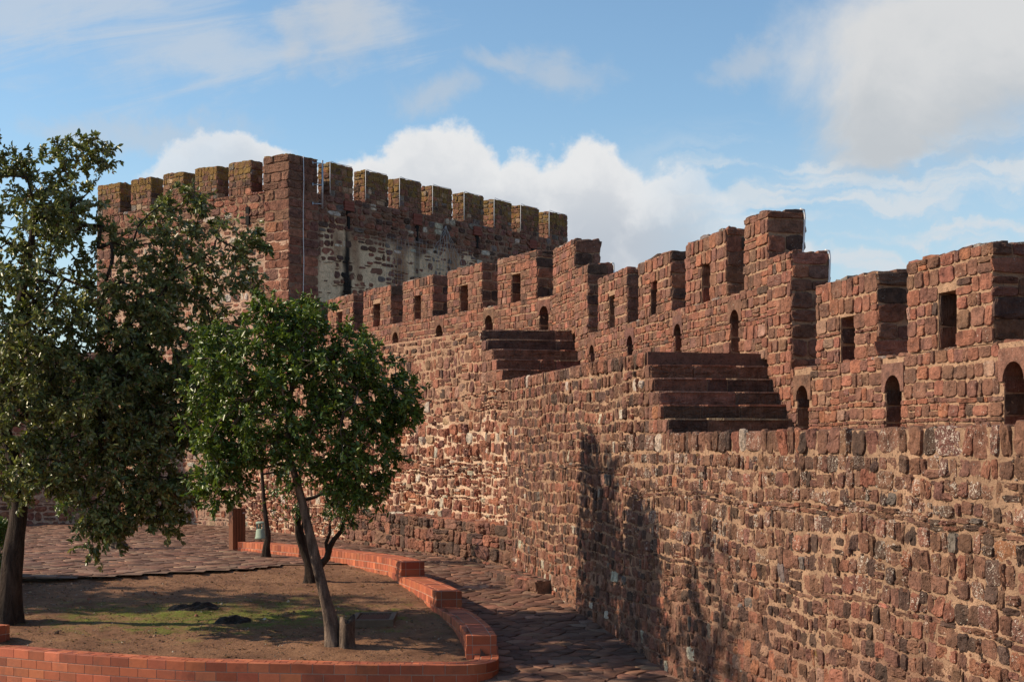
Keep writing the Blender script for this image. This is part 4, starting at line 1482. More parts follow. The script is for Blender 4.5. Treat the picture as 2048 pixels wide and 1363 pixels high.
def kerb(name, line, w0, w1, ztop, nrow, lens, rowh=0.1475, bands=(0.2, 0.8), seed=1):
    """line: plan polyline; bricks lie between offsets w0 (left of travel) and w1; lens: brick length per band"""
    rg = np.random.default_rng(seed)
    pts, s = resample(line, 0.05)
    tan = np.gradient(pts, axis=0)
    tan /= np.linalg.norm(tan, axis=1)[:, None]
    nor = np.stack([tan[:, 1], -tan[:, 0]], 1)         # right of travel
    L = s[-1]

    def at(sv, o, z):
        sv = np.asarray(sv, float)
        x = np.interp(sv, s, pts[:, 0]) + o * np.interp(sv, s, nor[:, 0])
        y = np.interp(sv, s, pts[:, 1]) + o * np.interp(sv, s, nor[:, 1])
        return np.stack([x, y, z + 0 * x], -1)
    mb = MB()
    # grout core, slightly inside
    e = 0.007
    S = np.linspace(0 + e, L - e, max(2, int(L / 0.08)))
    zb = ztop - nrow * rowh
    rows = [at(S, w0 + e, ztop - e), at(S, w1 - e, ztop - e), at(S, w1 - e, zb), at(S, w0 + e, zb)]
    V = np.concatenate(rows)
    m = len(S)
    k = np.arange(m - 1)
    f = np.concatenate([np.stack([a * m + k, a * m + k + 1, b * m + k + 1, b * m + k], 1) for a, b in ((0, 1), (1, 2), (2, 3), (3, 0))])
    mb.add(V, f, (0.4, 0.3, 0.24, 0), 1)
    mb.add(np.array([rows[a][q] for q in (0, -1) for a in range(4)]), [(0, 1, 2, 3), (7, 6, 5, 4)], (0.4, 0.3, 0.24, 0), 1)
    bw = [w0 + (w1 - w0) * t for t in (0, *bands, 1)]
    G, bev = 0.006, 0.006
    for r in range(nrow):
        za, zb_ = ztop - r * rowh, ztop - (r + 1) * rowh
        for bi in range(len(bw) - 1):
            if r > 0 and 0 < bi < len(bw) - 2 and False:
                continue
            bl = lens[bi]
            nb = max(1, int(round(L / bl)))
            ed = np.linspace(0, L, nb + 1)
            if r % 2 and nb > 2:
                ed = np.concatenate(([0], (ed[:-1] + ed[1:]) / 2, [L]))
            for q in range(len(ed) - 1):
                sa, sb = ed[q] + (G if q else 0), ed[q + 1] - (G if q < len(ed) - 2 else 0)
                oa, ob = bw[bi] + (G if bi else 0), bw[bi + 1] - (G if bi < len(bw) - 2 else 0)
                zt_, zl = za - (G if r else 0), zb_ + G
                j = rg.normal(0, 0.0015)
                sub = 1 if sb - sa < 0.2 else 3
                SS = np.linspace(sa, sb, sub + 1)
                ring = []
                for ii, sv in enumerate(SS):
                    ring.append(np.array([at(sv, oa, zl), at(sv, oa, zt_ - bev), at(sv, oa + bev, zt_ + j), at(sv, ob - bev, zt_ + j), at(sv, ob, zt_ - bev), at(sv, ob, zl)]))
                Vb = np.concatenate(ring)
                fb = []
                for ii in range(sub):
                    for c in range(5):
                        fb.append((ii * 6 + c, (ii + 1) * 6 + c, (ii + 1) * 6 + c + 1, ii * 6 + c + 1))
                fb.append((5, 4, 3, 2, 1, 0))
                fb.append(tuple(sub * 6 + c for c in range(6)))
                col = np.r_[pick(rg, 1, BR, [38, 28, 14, 20], 0.15)[0], 0]
                mb.add(Vb, fb, col, 0)
    return mb.build(name, [BRICK, GROUT], planter)


HB = 0.295
z4 = -2.45
# far to near; travel direction towards the viewer, so the right-hand side (offset < 0 ... ) is the courtyard side
S4 = [(-6.95, 36.75), (-6.69, 36.6), (-5.73, 35.5), (-4.38, 34.0), (-3.55, 32.95), (-2.71, 31.6), (-2.32, 30.36)]
S3 = [(-2.71, 31.6), (-2.32, 30.36), (-1.73, 28.4), (-1.426, 27.2)]
S2 = [(-1.73, 28.4), (-1.426, 27.2), (-1.105, 25.85), (-0.89, 24.6), (-0.785, 23.7), (-0.736, 23.15)]
KW = 0.50
kerb("kerb_step", S4[::-1], 0, KW, z4, 4, (0.135, 0.27, 0.135), seed=1)
kerb("kerb_step", S3[::-1], 0.004, KW - 0.004, z4 - HB, 3, (0.135, 0.27, 0.135), seed=2)
kerb("kerb_step", S2[::-1], 0.008, KW - 0.008, z4 - 2 * HB, 3, (0.135, 0.27, 0.135), seed=3)
S1 = [(-0.24, 24.2), (-0.215, 23.3)] + [(-0.77 + 0.56 * math.cos(a_), 22.72 - 0.69 * math.sin(a_)) for a_ in np.linspace(0, math.pi / 2, 7)] + [(-1.1, 22.02), (-1.5, 22.02), (-2.4, 22.05), (-3.53, 22.18), (-4.8, 22.36), (-5.44, 22.55), (-6.87, 23.1), (-8.43, 23.9), (-11, 25.3), (-14, 27.2)]
kerb("kerb_step", S1, 0, 0.38, z4 - 3 * HB, 7, (0.34, 0.115, 0.34), bands=(0.02, 0.98) if False else (0.3, 0.75), seed=4)
S0 = [(-8.72, 24.23), (-9.6, 24.7), (-11, 25.4), (-14, 27.3)]
kerb("kerb_step", S0, 0.02, 0.42, z4 - 2 * HB, 2, (0.34, 0.34, 0.34), seed=5)

# ------------------------------------------------------------------ trees
def unp(u, v, Y):
    return np.array(((u - 1024) * Y / F_PX, Y, (HOR - v) * Y / F_PX))


def leaf_mesh(mb, pos, dirv, nor, size, asp, col, mi=0):
    """ovate folded leaves: 6 vertices, 2 quads each"""
    n = len(pos)
    t = dirv / (np.linalg.norm(dirv, axis=1)[:, None] + 1e-9)
    s = np.cross(t, nor)
    s /= np.linalg.norm(s, axis=1)[:, None] + 1e-9
    m = np.cross(s, t)
    L = size[:, None]
    Wd = L * asp
    up = 0.16 * L
    v0 = pos
    v1 = pos + t * L * 0.33 + s * Wd * 0.5 + m * up * 0.8
    v2 = pos + t * L * 0.70 + s * Wd * 0.40 + m * up * 0.5
    v3 = pos + t * L - m * up * 0.5
    v4 = pos + t * L * 0.70 - s * Wd * 0.40 + m * up * 0.5
    v5 = pos + t * L * 0.33 - s * Wd * 0.5 + m * up * 0.8
    V = np.stack([v0, v1, v2, v3, v4, v5], 1).reshape(-1, 3)
    o = (np.arange(n) * 6)[:, None]
    f = np.concatenate([o + np.array([[0, 1, 2, 3]]), o + np.array([[0, 3, 4, 5]])])
    mb.add(V, f, np.repeat(col, 6, 0), mi, True)


def grow(root_pts, root_r, attractors, rng, seg=0.28, tip=0.006, expo=2.3, droop=0.0, extra=()):
    """root_pts: trunk polyline nodes; every attractor is joined to the nearest node by a gently bent twig"""
    nodes = [np.array(p, float) for p in root_pts]
    par = [-1] + list(range(len(nodes) - 1))
    if isinstance(root_r, dict):
        pass
    nt = len(nodes)
    start = max(1, int(nt * 0.45))
    A = np.array(attractors)
    top = nodes[-1]
    order = np.argsort(np.linalg.norm(A - top, axis=1))
    tips = []
    arr = np.array(nodes)
    buf = list(arr)
    for line in extra:                # hand-placed limbs
        ln = trunk_line(line, 4)
        k = int(np.argmin(np.linalg.norm(np.array(buf) - ln[0], axis=1)))
        for p in ln[1:]:
            buf.append(p)
            par.append(k)
            k = len(buf) - 1
    for a in order:
        p = A[a]
        arr = np.array(buf)
        d = np.linalg.norm(arr - p, axis=1)
        d[:start] += 5
        k = int(np.argmin(d + 0.0))
        b = arr[k]
        L = np.linalg.norm(p - b)
        ns = max(1, int(L / seg))
        side = rng.normal(0, 0.10 * L, 3)
        prev = k
        for q in range(1, ns + 1):
            t = q / ns
            pt = b + (p - b) * t + side * math.sin(math.pi * t) + np.array((0, 0, -droop * L * t * t))
            buf.append(pt)
            par.append(prev)
            prev = len(buf) - 1
        tips.append(prev)
    N = np.array(buf)
    par = np.array(par)
    acc = np.zeros(len(N))
    for t_ in tips:
        acc[t_] += 1.0
    for q in range(len(N) - 1, 0, -1):
        acc[par[q]] += acc[q]
    r = tip * np.maximum(acc, 0.5) ** (1 / expo)
    return N, par, r, tips


def tree_mesh(N, par, r, trunk_r, nt, bark, parent, name="trunk", nside=8, rmax=None):
    mb = MB()
    # chains
    kids = [[] for _ in N]
    for q in range(1, len(N)):
        kids[par[q]].append(q)
    r = r.copy()
    r[:nt] = trunk_r
    if rmax is not None:
        r[nt:] = np.minimum(r[nt:], rmax)
    st = [(0, None)]
    while st:
        a, pre = st.pop()
        ch = [a] if pre is None else [pre, a]
        cur = a
        while kids[cur]:
            ks = sorted(kids[cur], key=lambda z: -r[z])
            for o in ks[1:]:
                st.append((o, cur))
            cur = ks[0]
            ch.append(cur)
        if len(ch) < 2:
            continue
        rr = r[ch].copy()
        if pre is not None:
            rr[0] = min(r[pre], rr[1] * 1.15)
        big = rr.max() > 0.05
        pts = N[ch]
        nn_ = 20 if rr.max() > 0.1 else (12 if big else (6 if rr.max() > 0.014 else 4))
        if big:
            k_ = np.linspace(0, len(pts) - 1, len(pts) * 3)
            pts = np.stack([np.interp(k_, np.arange(len(pts)), pts[:, c_]) for c_ in range(3)], 1)
            rr = np.interp(k_, np.arange(len(rr)), rr)
        tube(mb, pts, rr, n=nn_, cap=False)
        if big:                       # ridges and swellings of old bark
            v_ = mb.V[-1]
            cen = np.repeat(pts, nn_, 0)
            off = v_ - cen
            an = np.arctan2(off[:, 1], off[:, 0])
            zz_ = v_[:, 2]
            base = np.exp(-np.clip(zz_ - zz_.min(), 0, 9) / 0.35) if pre is None else 0
            w_ = 1 + 0.07 * np.sin(3 * an + zz_ * 1.7) + 0.05 * np.sin(7 * an - zz_ * 2.3) + 0.05 * np.sin(zz_ * 6 + 2 * an) + base * (0.30 + 0.22 * np.sin(5 * an + 1.0))
            mb.V[-1] = cen + off * w_[:, None]
    return mb.build(name, [bark], parent)


def crown_points(ells, rng):
    """ells: (u, v, ru, rv, Y, ry, count) -> attractor points spread through the blobs (denser near the surface)"""
    P = []
    for (u, v, ru, rv, Y, ry, n) in ells:
        d = rng.normal(0, 1, (n, 3))
        d /= np.linalg.norm(d, axis=1)[:, None]
        rad = rng.random(n) ** 0.42
        d = d * rad[:, None]
        c = unp(u, v, Y)
        P.append(c + d * np.array((ru * Y / F_PX, ry, rv * Y / F_PX)))
    return np.concatenate(P)


def foliage(mb, N, par, tips, rng, per, size, asp, cols, wts, spread, updir=0.25, droop=0.2, colj=0.22, dens=None):
    pos, dr, no = [], [], []
    for k, t in enumerate(tips):
        p = N[t]
        b = N[par[t]]
        ax = p - b
        ax /= np.linalg.norm(ax) + 1e-9
        m = int(per * rng.uniform(0.6, 1.4))
        # a few sprays at the twig end
        ns = rng.integers(3, 6)
        for s_ in range(ns):
            sd = ax * 0.7 + rng.normal(0, 0.7, 3) + np.array((0, 0, updir))
            sd /= np.linalg.norm(sd) + 1e-9
            L = spread * rng.uniform(0.5, 1.2)
            mm = max(3, m // ns)
            tt = rng.random(mm) ** 0.7
            base = p - ax * 0.05 + sd * L * tt[:, None] + np.array((0, 0, -droop * 0.5)) * (tt ** 2)[:, None] * L
            pos.append(base + rng.normal(0, 0.012, (mm, 3)))
            dd = sd * 0.7 + rng.normal(0, 0.65, (mm, 3)) + np.array((0, 0, -droop))
            dr.append(dd)
            nn = rng.normal(0, 0.55, (mm, 3)) + np.array((-0.45, -0.25, 0.62))
            no.append(nn)
    pos, dr, no = np.concatenate(pos), np.concatenate(dr), np.concatenate(no)
    n = len(pos)
    sz = size * rng.uniform(0.45, 1.35, n)
    col = pick(rng, n, cols, wts, colj)
    leaf_mesh(mb, pos, dr, no, sz, asp, np.c_[col, np.zeros(n)])
    return n


def trunk_line(pix, sm=4):
    pts = np.array([unp(u, v, Y) for (u, v, Y) in pix])
    out, s = resample(pts, 0.1)
    k = np.linspace(0, len(out) - 1, len(pix) * sm).astype(int)
    return out[k]


OAKC = [(0.125, 0.142, 0.036), (0.19, 0.195, 0.052), (0.078, 0.098, 0.026), (0.34, 0.32, 0.11), (0.14, 0.07, 0.026)]
OAKW = [34, 30, 22, 12, 3]
GRC = [(0.094, 0.140, 0.020), (0.145, 0.19, 0.028), (0.056, 0.092, 0.016), (0.19, 0.24, 0.036), (0.14, 0.06, 0.015)]
GRW = [34, 26, 28, 11, 0.8]


def make_tree(name, label, pix, r0, r1, ells, bark, leafm, cols, wts, per, size, asp, spread, seed, seg=0.3, tip=0.006, rmax=0.09, droop=0.2, updir=0.25, extra=None, nflare=0.25, colj=0.22, group=None):
    rg = np.random.default_rng(seed)
    root = thing(name, label, "tree", group)
    tl_ = trunk_line(pix)
    nt = len(tl_)
    A = crown_points(ells, rg)
    N, par, r, tips = grow(tl_, None, A, rg, seg, tip, extra=extra or ())
    s = np.linspace(0, 1, nt)
    tr = r0 + (r1 - r0) * s
    tr = tr * (1 + nflare * np.exp(-s * 14))
    tree_mesh(N, par, r, tr, nt, bark, root, rmax=rmax)
    mb = MB()
    foliage(mb, N, par, tips, rg, per, size, asp, cols, wts, spread, updir, droop, colj)
    mb.build("crown", [leafm], root)
    return root


# big oak at the left edge
Yo = 26.3
make_tree("oak_tree", "tall dark oak with ragged olive crown hanging low over the paving and thick dark trunk",
          [(14, 1262, Yo), (18, 1200, Yo), (28, 1100, Yo), (38, 1020, Yo), (28, 930, Yo + 0.1), (5, 840, Yo + 0.2), (20, 700, Yo + 0.2), (50, 560, Yo + 0.1), (70, 430, Yo)],
          0.215, 0.05,
          [(70, 440, 120, 95, Yo, 1.3, 44), (10, 320, 75, 55, Yo, 0.9, 18), (95, 330, 55, 45, Yo + 0.3, 0.6, 10), (175, 315, 55, 38, Yo - 0.3, 0.5, 14), (130, 400, 70, 60, Yo, 0.8, 16),
           (60, 560, 150, 90, Yo, 1.6, 60), (110, 690, 170, 100, Yo, 1.8, 84), (10, 720, 130, 120, Yo - 0.5, 1.5, 56),
           (110, 820, 180, 95, Yo, 1.9, 100), (240, 760, 120, 90, Yo + 0.3, 1.4, 60), (60, 930, 90, 70, Yo - 0.4, 1.2, 32), (200, 920, 130, 85, Yo, 1.5, 74), (300, 880, 110, 80, Yo + 0.3, 1.3, 60),
           (320, 985, 80, 60, Yo + 0.2, 1.0, 36), (205, 1020, 75, 55, Yo - 0.3, 0.8, 26), (203, 1070, 36, 36, Yo - 0.4, 0.3, 9), (330, 1035, 38, 34, Yo, 0.5, 9),
           (395, 490, 100, 80, Yo + 0.8, 1.0, 25), (345, 430, 55, 55, Yo + 0.8, 0.7, 11), (445, 545, 75, 60, Yo + 0.8, 0.9, 16), (310, 560, 110, 80, Yo + 0.6, 1.2, 30), (250, 480, 60, 55, Yo + 0.5, 0.8, 9),
           (370, 640, 130, 80, Yo + 0.7, 1.4, 46), (250, 650, 120, 90, Yo + 0.5, 1.4, 52), (340, 750, 120, 90, Yo + 0.7, 1.4, 60), (400, 800, 60, 90, Yo + 0.8, 0.8, 26), (492, 480, 36, 26, Yo + 0.9, 0.4, 5), (395, 400, 36, 22, Yo + 0.8, 0.3, 5)],
          BARK_D, OAKLEAF, OAKC, OAKW, 92, 0.096, 0.50, 0.34, 201, seg=0.25, tip=0.0050, rmax=0.075, droop=0.28, updir=0.12,
          extra=[[(8, 850, Yo), (110, 800, Yo + 0.2), (215, 725, Yo + 0.5), (290, 650, Yo + 0.7), (340, 560, Yo + 0.8), (356, 470, Yo + 0.8)],
                 [(30, 940, Yo), (130, 880, Yo), (250, 870, Yo + 0.2), (330, 930, Yo + 0.2)]])
# taller, thinner-crowned oak added unseen outside the frame to shade path and wall
Y6 = 21.5
make_tree("oak_tree", "tall thin-crowned oak added outside the view to shade the near path and wall",
          [(-525, 1362, Y6), (-520, 1200, Y6), (-530, 1000, Y6), (-515, 800, Y6), (-520, 600, Y6), (-530, 350, Y6), (-520, 100, Y6)],
          0.24, 0.04,
          [(-520, 40, 210, 190, Y6, 1.4, 42), (-530, 300, 290, 220, Y6, 1.9, 74), (-480, 560, 260, 150, Y6, 1.7, 44)],
          BARK_D, OAKLEAF, OAKC, OAKW, 60, 0.11, 0.5, 0.42, 211, seg=0.35, tip=0.006, rmax=0.09)
# small tree further back, its crown mostly behind the oak
Y2 = 37.6
make_tree("courtyard_tree", "grey-stemmed small tree in the paving mostly hidden behind the oak crown",
          [(238, 1094, Y2), (232, 1060, Y2), (236, 980, Y2), (250, 900, Y2), (262, 830, Y2)],
          0.15, 0.05,
          [(265, 860, 70, 60, Y2, 1.0, 26), (210, 830, 60, 50, Y2, 0.9, 16), (310, 900, 60, 50, Y2, 0.9, 16), (130, 985, 40, 25, Y2, 0.6, 8)],
          BARK_G, GREENLEAF, GRC, GRW, 60, 0.10, 0.46, 0.38, 202, seg=0.3, tip=0.008, rmax=0.07)
# leaning green tree in the bed
Y3 = 24.1
make_tree("shade_tree", "round leafy bright green tree with bare grey trunk leaning over the soil bed",
          [(668, 1296, Y3), (662, 1250, Y3), (650, 1195, Y3), (632, 1120, Y3), (616, 1050, Y3), (604, 1000, Y3), (590, 950, Y3), (575, 890, Y3 + 0.1), (580, 800, Y3 + 0.1), (595, 700, Y3)],
          0.112, 0.03,
          [(590, 665, 105, 65, Y3, 1.1, 52), (570, 620, 70, 35, Y3, 0.7, 16), (690, 730, 110, 75, Y3, 1.3, 58), (775, 800, 72, 62, Y3, 0.8, 34), (500, 730, 110, 80, Y3, 1.3, 54), (620, 800, 170, 95, Y3, 1.6, 84),
           (470, 840, 80, 80, Y3, 1.0, 34), (450, 920, 60, 50, Y3, 0.8, 18), (560, 900, 110, 55, Y3, 1.2, 34), (700, 890, 100, 70, Y3, 1.2, 42), (715, 955, 60, 50, Y3, 0.8, 18), (430, 780, 60, 80, Y3 + 0.2, 0.8, 18), (800, 830, 40, 35, Y3, 0.4, 8), (425, 870, 48, 85, Y3, 0.7, 24), (430, 700, 48, 55, Y3, 0.7, 14), (450, 970, 62, 42, Y3, 0.6, 22), (722, 985, 55, 38, Y3, 0.6, 14), (640, 950, 50, 30, Y3 - 0.2, 0.6, 9)],
          BARK_G, GREENLEAF, GRC, GRW, 76, 0.090, 0.46, 0.30, 203, seg=0.25, tip=0.0055, rmax=0.06, droop=0.3, updir=0.18)
# thin sapling
Y4 = 34.8
make_tree("sapling", "thin bare-stemmed sapling with two upright stems beside the wooden bin",
          [(531, 1116, Y4), (533, 1090, Y4), (536, 1070, Y4), (530, 1020, Y4), (526, 970, Y4), (520, 900, Y4)],
          0.085, 0.03,
          [(560, 960, 45, 45, Y4, 0.6, 10), (590, 930, 40, 40, Y4, 0.6, 8), (520, 880, 60, 50, Y4, 0.8, 12), (580, 980, 10, 15, Y4, 0.2, 3), (545, 1010, 8, 20, Y4, 0.1, 2)],
          BARK_D, GREENLEAF, [(0.06, 0.12, 0.02), (0.10, 0.16, 0.03)], [5, 5], 36, 0.09, 0.46, 0.32, 204, seg=0.3, tip=0.009, rmax=0.05)
# low forked tree behind the leaning one
Y5 = 30.8
t5 = make_tree("small_tree", "low forked gnarled tree behind the leaning trunk with a small tuft of leaves",
          [(622, 1172, Y5), (622, 1150, Y5), (618, 1125, Y5), (608, 1100, Y5), (598, 1070, Y5), (596, 1040, Y5), (600, 1000, Y5)],
          0.135, 0.045,
          [(690, 1020, 42, 40, Y5 - 0.2, 0.5, 16), (700, 1045, 22, 20, Y5 - 0.2, 0.3, 6), (602, 1020, 26, 40, Y5, 0.4, 8), (660, 985, 45, 30, Y5, 0.5, 10)],
          BARK_D, GREENLEAF, [(0.055, 0.10, 0.02), (0.085, 0.14, 0.03), (0.04, 0.07, 0.02)], [4, 3, 3], 50, 0.075, 0.42, 0.24, 205, seg=0.2, tip=0.008, rmax=0.05)
mb = MB()
tube(mb, [unp(u, v, Y5) for u, v in ((626, 1152), (640, 1130), (654, 1115), (660, 1092), (668, 1078), (684, 1060), (690, 1030))], [0.09, 0.085, 0.075, 0.065, 0.055, 0.05, 0.02], n=10)
tube(mb, [unp(u, v, Y5) for u, v in ((655, 1105), (652, 1085), (660, 1065), (660, 1040))], [0.045, 0.04, 0.035, 0.015], n=8)
tube(mb, [unp(u, v, Y5) for u, v in ((613, 1108), (612, 1085), (604, 1062), (606, 1040))], [0.055, 0.045, 0.035, 0.02], n=8)
mb.build("limb", [BARK_D], t5)

# clipped bush behind the oak trunk at the frame edge
def bush(name, label, c, rx, ry, rz, n, seed):
    rg = np.random.default_rng(seed)
    d = rg.normal(0, 1, (n, 3))
    d /= np.linalg.norm(d, axis=1)[:, None]
    rad = rg.uniform(0.75, 1.02, n)
    p = np.sign(d) * np.abs(d) ** 0.7 * rad[:, None] * np.array((rx, ry, rz)) + np.array(c)
    mb = MB()
    col = pick(rg, n, GRC, GRW, 0.25)
    leaf_mesh(mb, p, d + rg.normal(0, 0.6, (n, 3)), rg.normal(0, 0.5, (n, 3)) + d, 0.07 * rg.uniform(0.6, 1.3, n), 0.5, np.c_[col, np.zeros(n)])
    root = thing(name, label, "bush")
    mb.build("foliage", [GREENLEAF], root)
    mb = MB()
    for k in range(9):
        tube(mb, [np.array(c) + (rg.normal(0, 0.1), rg.normal(0, 0.1), -rz), np.array(c) + rg.normal(0, 0.3, 3) * np.array((rx, ry, rz)), np.array(c) + rg.normal(0, 0.5, 3) * np.array((rx, ry, rz))], [0.03, 0.02, 0.01])
    mb.build("stem", [BARK_D], root)
    return root


cb_ = unp(-22, 1110, 30.5)
bush("clipped_bush", "dense dark clipped bush close behind the thick trunk of the dark oak", (cb_[0], cb_[1], -2.25), 0.44, 0.7, 0.72, 9000, 31)

# ------------------------------------------------------------------ stumps
def stump(name, label, base, h, r, tilt, seed, bark, broken=0.12):
    rg = np.random.default_rng(seed)
    mb = MB()
    K, M = 18, 10
    V = []
    for m in range(M):
        t = m / (M - 1)
        for k in range(K):
            a = 2 * math.pi * k / K
            fl = 1 + 0.9 * math.exp(-t * 7) * (0.6 + 0.4 * math.sin(3 * a + seed))
            rr = r * fl * (1 + 0.10 * math.sin(4 * a + seed * 1.3) + 0.06 * math.sin(7 * a + 2 * t))
            z = h * t + (broken * h * (math.sin(a * 2 + seed) + 0.5 * math.sin(5 * a)) if m == M - 1 else 0)
            V.append((base[0] + rr * math.cos(a) + tilt[0] * t * h, base[1] + rr * math.sin(a) + tilt[1] * t * h, base[2] - 0.06 + z))
    f = [(m * K + k, m * K + (k + 1) % K, (m + 1) * K + (k + 1) % K, (m + 1) * K + k) for m in range(M - 1) for k in range(K)]
    top = [(M - 1) * K + k for k in range(K)]
    V.append((base[0] + tilt[0] * h, base[1] + tilt[1] * h, base[2] + h * 0.86))
    f += [(top[k], top[(k + 1) % K], len(V) - 1) for k in range(K)]
    mb.add(np.array(V), f, (0.2, 0.15, 0.1, 0), 0, True)
    return tag(mb.build(name, [bark]), label, "stump")


b = unp(692, 1292, 24.0)
stump("tree_stump", "short upright grey stump close beside the leaning trunk", (b[0], b[1], float(soil_z(b[0], b[1]))), 0.52, 0.115, (0.04, 0.0), 1, BARK_G)


def roots(name, label, u, v, Y, wpx, seed, high=0.10):
    rg = np.random.default_rng(seed)
    b = unp(u, v, Y)
    W = wpx * Y / F_PX
    mb = MB()
    n = 22
    xs_, ys_ = np.linspace(-W / 2, W / 2, 34), np.linspace(-0.35, 0.35, 22)
    X, Y_ = np.meshgrid(xs_, ys_)
    P = np.stack([X + b[0], Y_ + b[1], 0 * X], -1)
    e = np.clip(1 - (X / (W / 2)) ** 2 - (Y_ / 0.35) ** 2, 0, 1)
    H = e ** 0.5 * high * (0.75 + 0.5 * nz(P, 9.0, seed) + 0.45 * nz(P, 24.0, seed))
    Z = soil_z(P[..., 0], P[..., 1]) - 0.015 + H
    V = np.stack([P[..., 0], P[..., 1], Z], -1).reshape(-1, 3)
    nx, ny = len(xs_), len(ys_)
    i = (np.arange(ny - 1)[:, None] * nx + np.arange(nx - 1)[None]).ravel()
    mb.add(V, np.stack([i, i + 1, i + nx + 1, i + nx], 1), (0.1, 0.1, 0.1, 0), 0, True)
    return tag(mb.build(name, [CHAR]), label, "stump")


roots("charred_stump", "long low blackened stump flush with the mossy soil", 388, 1211, 27.6, 105, 3, 0.10)
roots("charred_stump", "small rounded black stump on the soil between the long stump and the leaning trunk", 466, 1241, 26.3, 75, 4, 0.12)

# drain box
dr_ = thing("drain_box", "low concrete drain box with rusty grate behind the leaning trunk", "drain")
Yd = 25.9
bx0, bx1 = (700 - 1024) * Yd / F_PX, (787 - 1024) * Yd / F_PX
zg = float(soil_z((bx0 + bx1) / 2, Yd))
mb = MB()
for (xa, xb, ya, yb) in ((bx0, bx1, Yd - 0.05, Yd + 0.06), (bx0, bx1, Yd + 1.05, Yd + 1.16), (bx0, bx0 + 0.1, Yd + 0.06, Yd + 1.05), (bx1 - 0.1, bx1, Yd + 0.06, Yd + 1.05)):
    v = boxv(xa, xb, ya, yb, zg - 0.2, zg + 0.13)
    v[:, 0] += np.where(v[:, 1] > Yd + 0.5, -0.02, 0)
    v[4:, 2] += np.random.default_rng(4).normal(0, 0.006, 4)
    mb.add(v, BOXF, (0.2, 0.2, 0.2, 0))
mb.build("frame", [CONC], dr_)
mb = MB()
for x in np.arange(bx0 + 0.12, bx1 - 0.1, 0.042):
    mb.add(boxv(x, x + 0.022, Yd + 0.06, Yd + 1.05, zg + 0.095, zg + 0.115), BOXF, (0.2, 0.1, 0.1, 0))
for y in np.arange(Yd + 0.1, Yd + 1.05, 0.2):
    mb.add(boxv(bx0 + 0.1, bx1 - 0.1, y, y + 0.02, zg + 0.08, zg + 0.094), BOXF, (0.2, 0.1, 0.1, 0))
mb.build("grate", [RUST], dr_)

# ------------------------------------------------------------------ wooden litter bin and green litter bin
bin_ = thing("wooden_bin", "tall slatted brown wooden litter bin at the end of the brick kerb", "litter bin")
Yb = 37.0
zb0 = -2.66
H_ = 82 * Yb / F_PX
ang = math.radians(30)
ctr = np.array(((472 - 1024) * Yb / F_PX, Yb + 0.15))
ca_, sa_ = math.cos(ang), math.sin(ang)


def rotbox(mb, x0, x1, y0, y1, z0, z1, mi=0):
    v = boxv(x0, x1, y0, y1, z0, z1)
    x, y = v[:, 0].copy(), v[:, 1].copy()
    v[:, 0] = ctr[0] + ca_ * x - sa_ * y
    v[:, 1] = ctr[1] + sa_ * x + ca_ * y
    mb.add(v, BOXF, (0.2, 0.1, 0.05, 0), mi)


hw = 0.165
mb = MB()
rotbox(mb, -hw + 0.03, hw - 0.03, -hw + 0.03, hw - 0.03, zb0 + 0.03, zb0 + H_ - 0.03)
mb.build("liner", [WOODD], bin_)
for side in range(4):
    mb = MB()
    for k in range(4):
        a0 = -hw + 0.012 + k * (2 * hw - 0.02) / 4
        a1 = a0 + (2 * hw - 0.02) / 4 - 0.014
        if side == 0:
            rotbox(mb, a0, a1, -hw, -hw + 0.025, zb0, zb0 + H_)
        elif side == 1:
            rotbox(mb, a0, a1, hw - 0.025, hw, zb0, zb0 + H_)
        elif side == 2:
            rotbox(mb, -hw - 0.004, -hw + 0.022, a0, a1 + 0.008, zb0, zb0 + H_)
        else:
            rotbox(mb, hw - 0.022, hw + 0.004, a0, a1 + 0.008, zb0, zb0 + H_)
    mb.build("slat_panel", [WOOD], bin_)
mb = MB()
rotbox(mb, 0.09, 0.15, -hw - 0.006, -hw, zb0 + H_ - 0.13, zb0 + H_ - 0.09)
mb.build("label_plate", [STEEL], bin_)

gb = thing("green_bin", "short pale green round litter bin with open hooded top by the wall", "litter bin")
Yg = 43.0
cg = np.array(((523.5 - 1024) * Yg / F_PX, Yg))
zg0 = -2.77


def lathe(mb, prof, c, n=24):
    V, m = [], len(prof)
    for (r_, z_) in prof:
        for k in range(n):
            a = 2 * math.pi * k / n
            V.append((c[0] + r_ * math.cos(a), c[1] + r_ * math.sin(a), z_))
    f = [(i * n + k, i * n + (k + 1) % n, (i + 1) * n + (k + 1) % n, (i + 1) * n + k) for i in range(m - 1) for k in range(n)]
    mb.add(np.array(V), f, (0.3, 0.35, 0.3, 0), 0, True)


mb = MB()
lathe(mb, [(0.0, zg0), (0.20, zg0), (0.205, zg0 + 0.04), (0.185, zg0 + 0.06), (0.165, zg0 + 0.27), (0.15, zg0 + 0.30), (0.10, zg0 + 0.30), (0.10, zg0 + 0.1), (0, zg0 + 0.1)], cg)
mb.build("drum", [GREEN], gb)
for k in range(4):
    mb = MB()
    a = k * math.pi / 2 + 0.5
    x, y = cg[0] + 0.14 * math.cos(a), cg[1] + 0.14 * math.sin(a)
    mb.add(boxv(x - 0.03, x + 0.03, y - 0.03, y + 0.03, zg0 + 0.29, zg0 + 0.45), BOXF, (0.3, 0.35, 0.3, 0))
    mb.build("post", [GREEN], gb)
mb = MB()
lathe(mb, [(0.0, zg0 + 0.44), (0.175, zg0 + 0.44), (0.18, zg0 + 0.48), (0.16, zg0 + 0.51), (0, zg0 + 0.52)], cg)
mb.build("hood", [GREEN], gb)

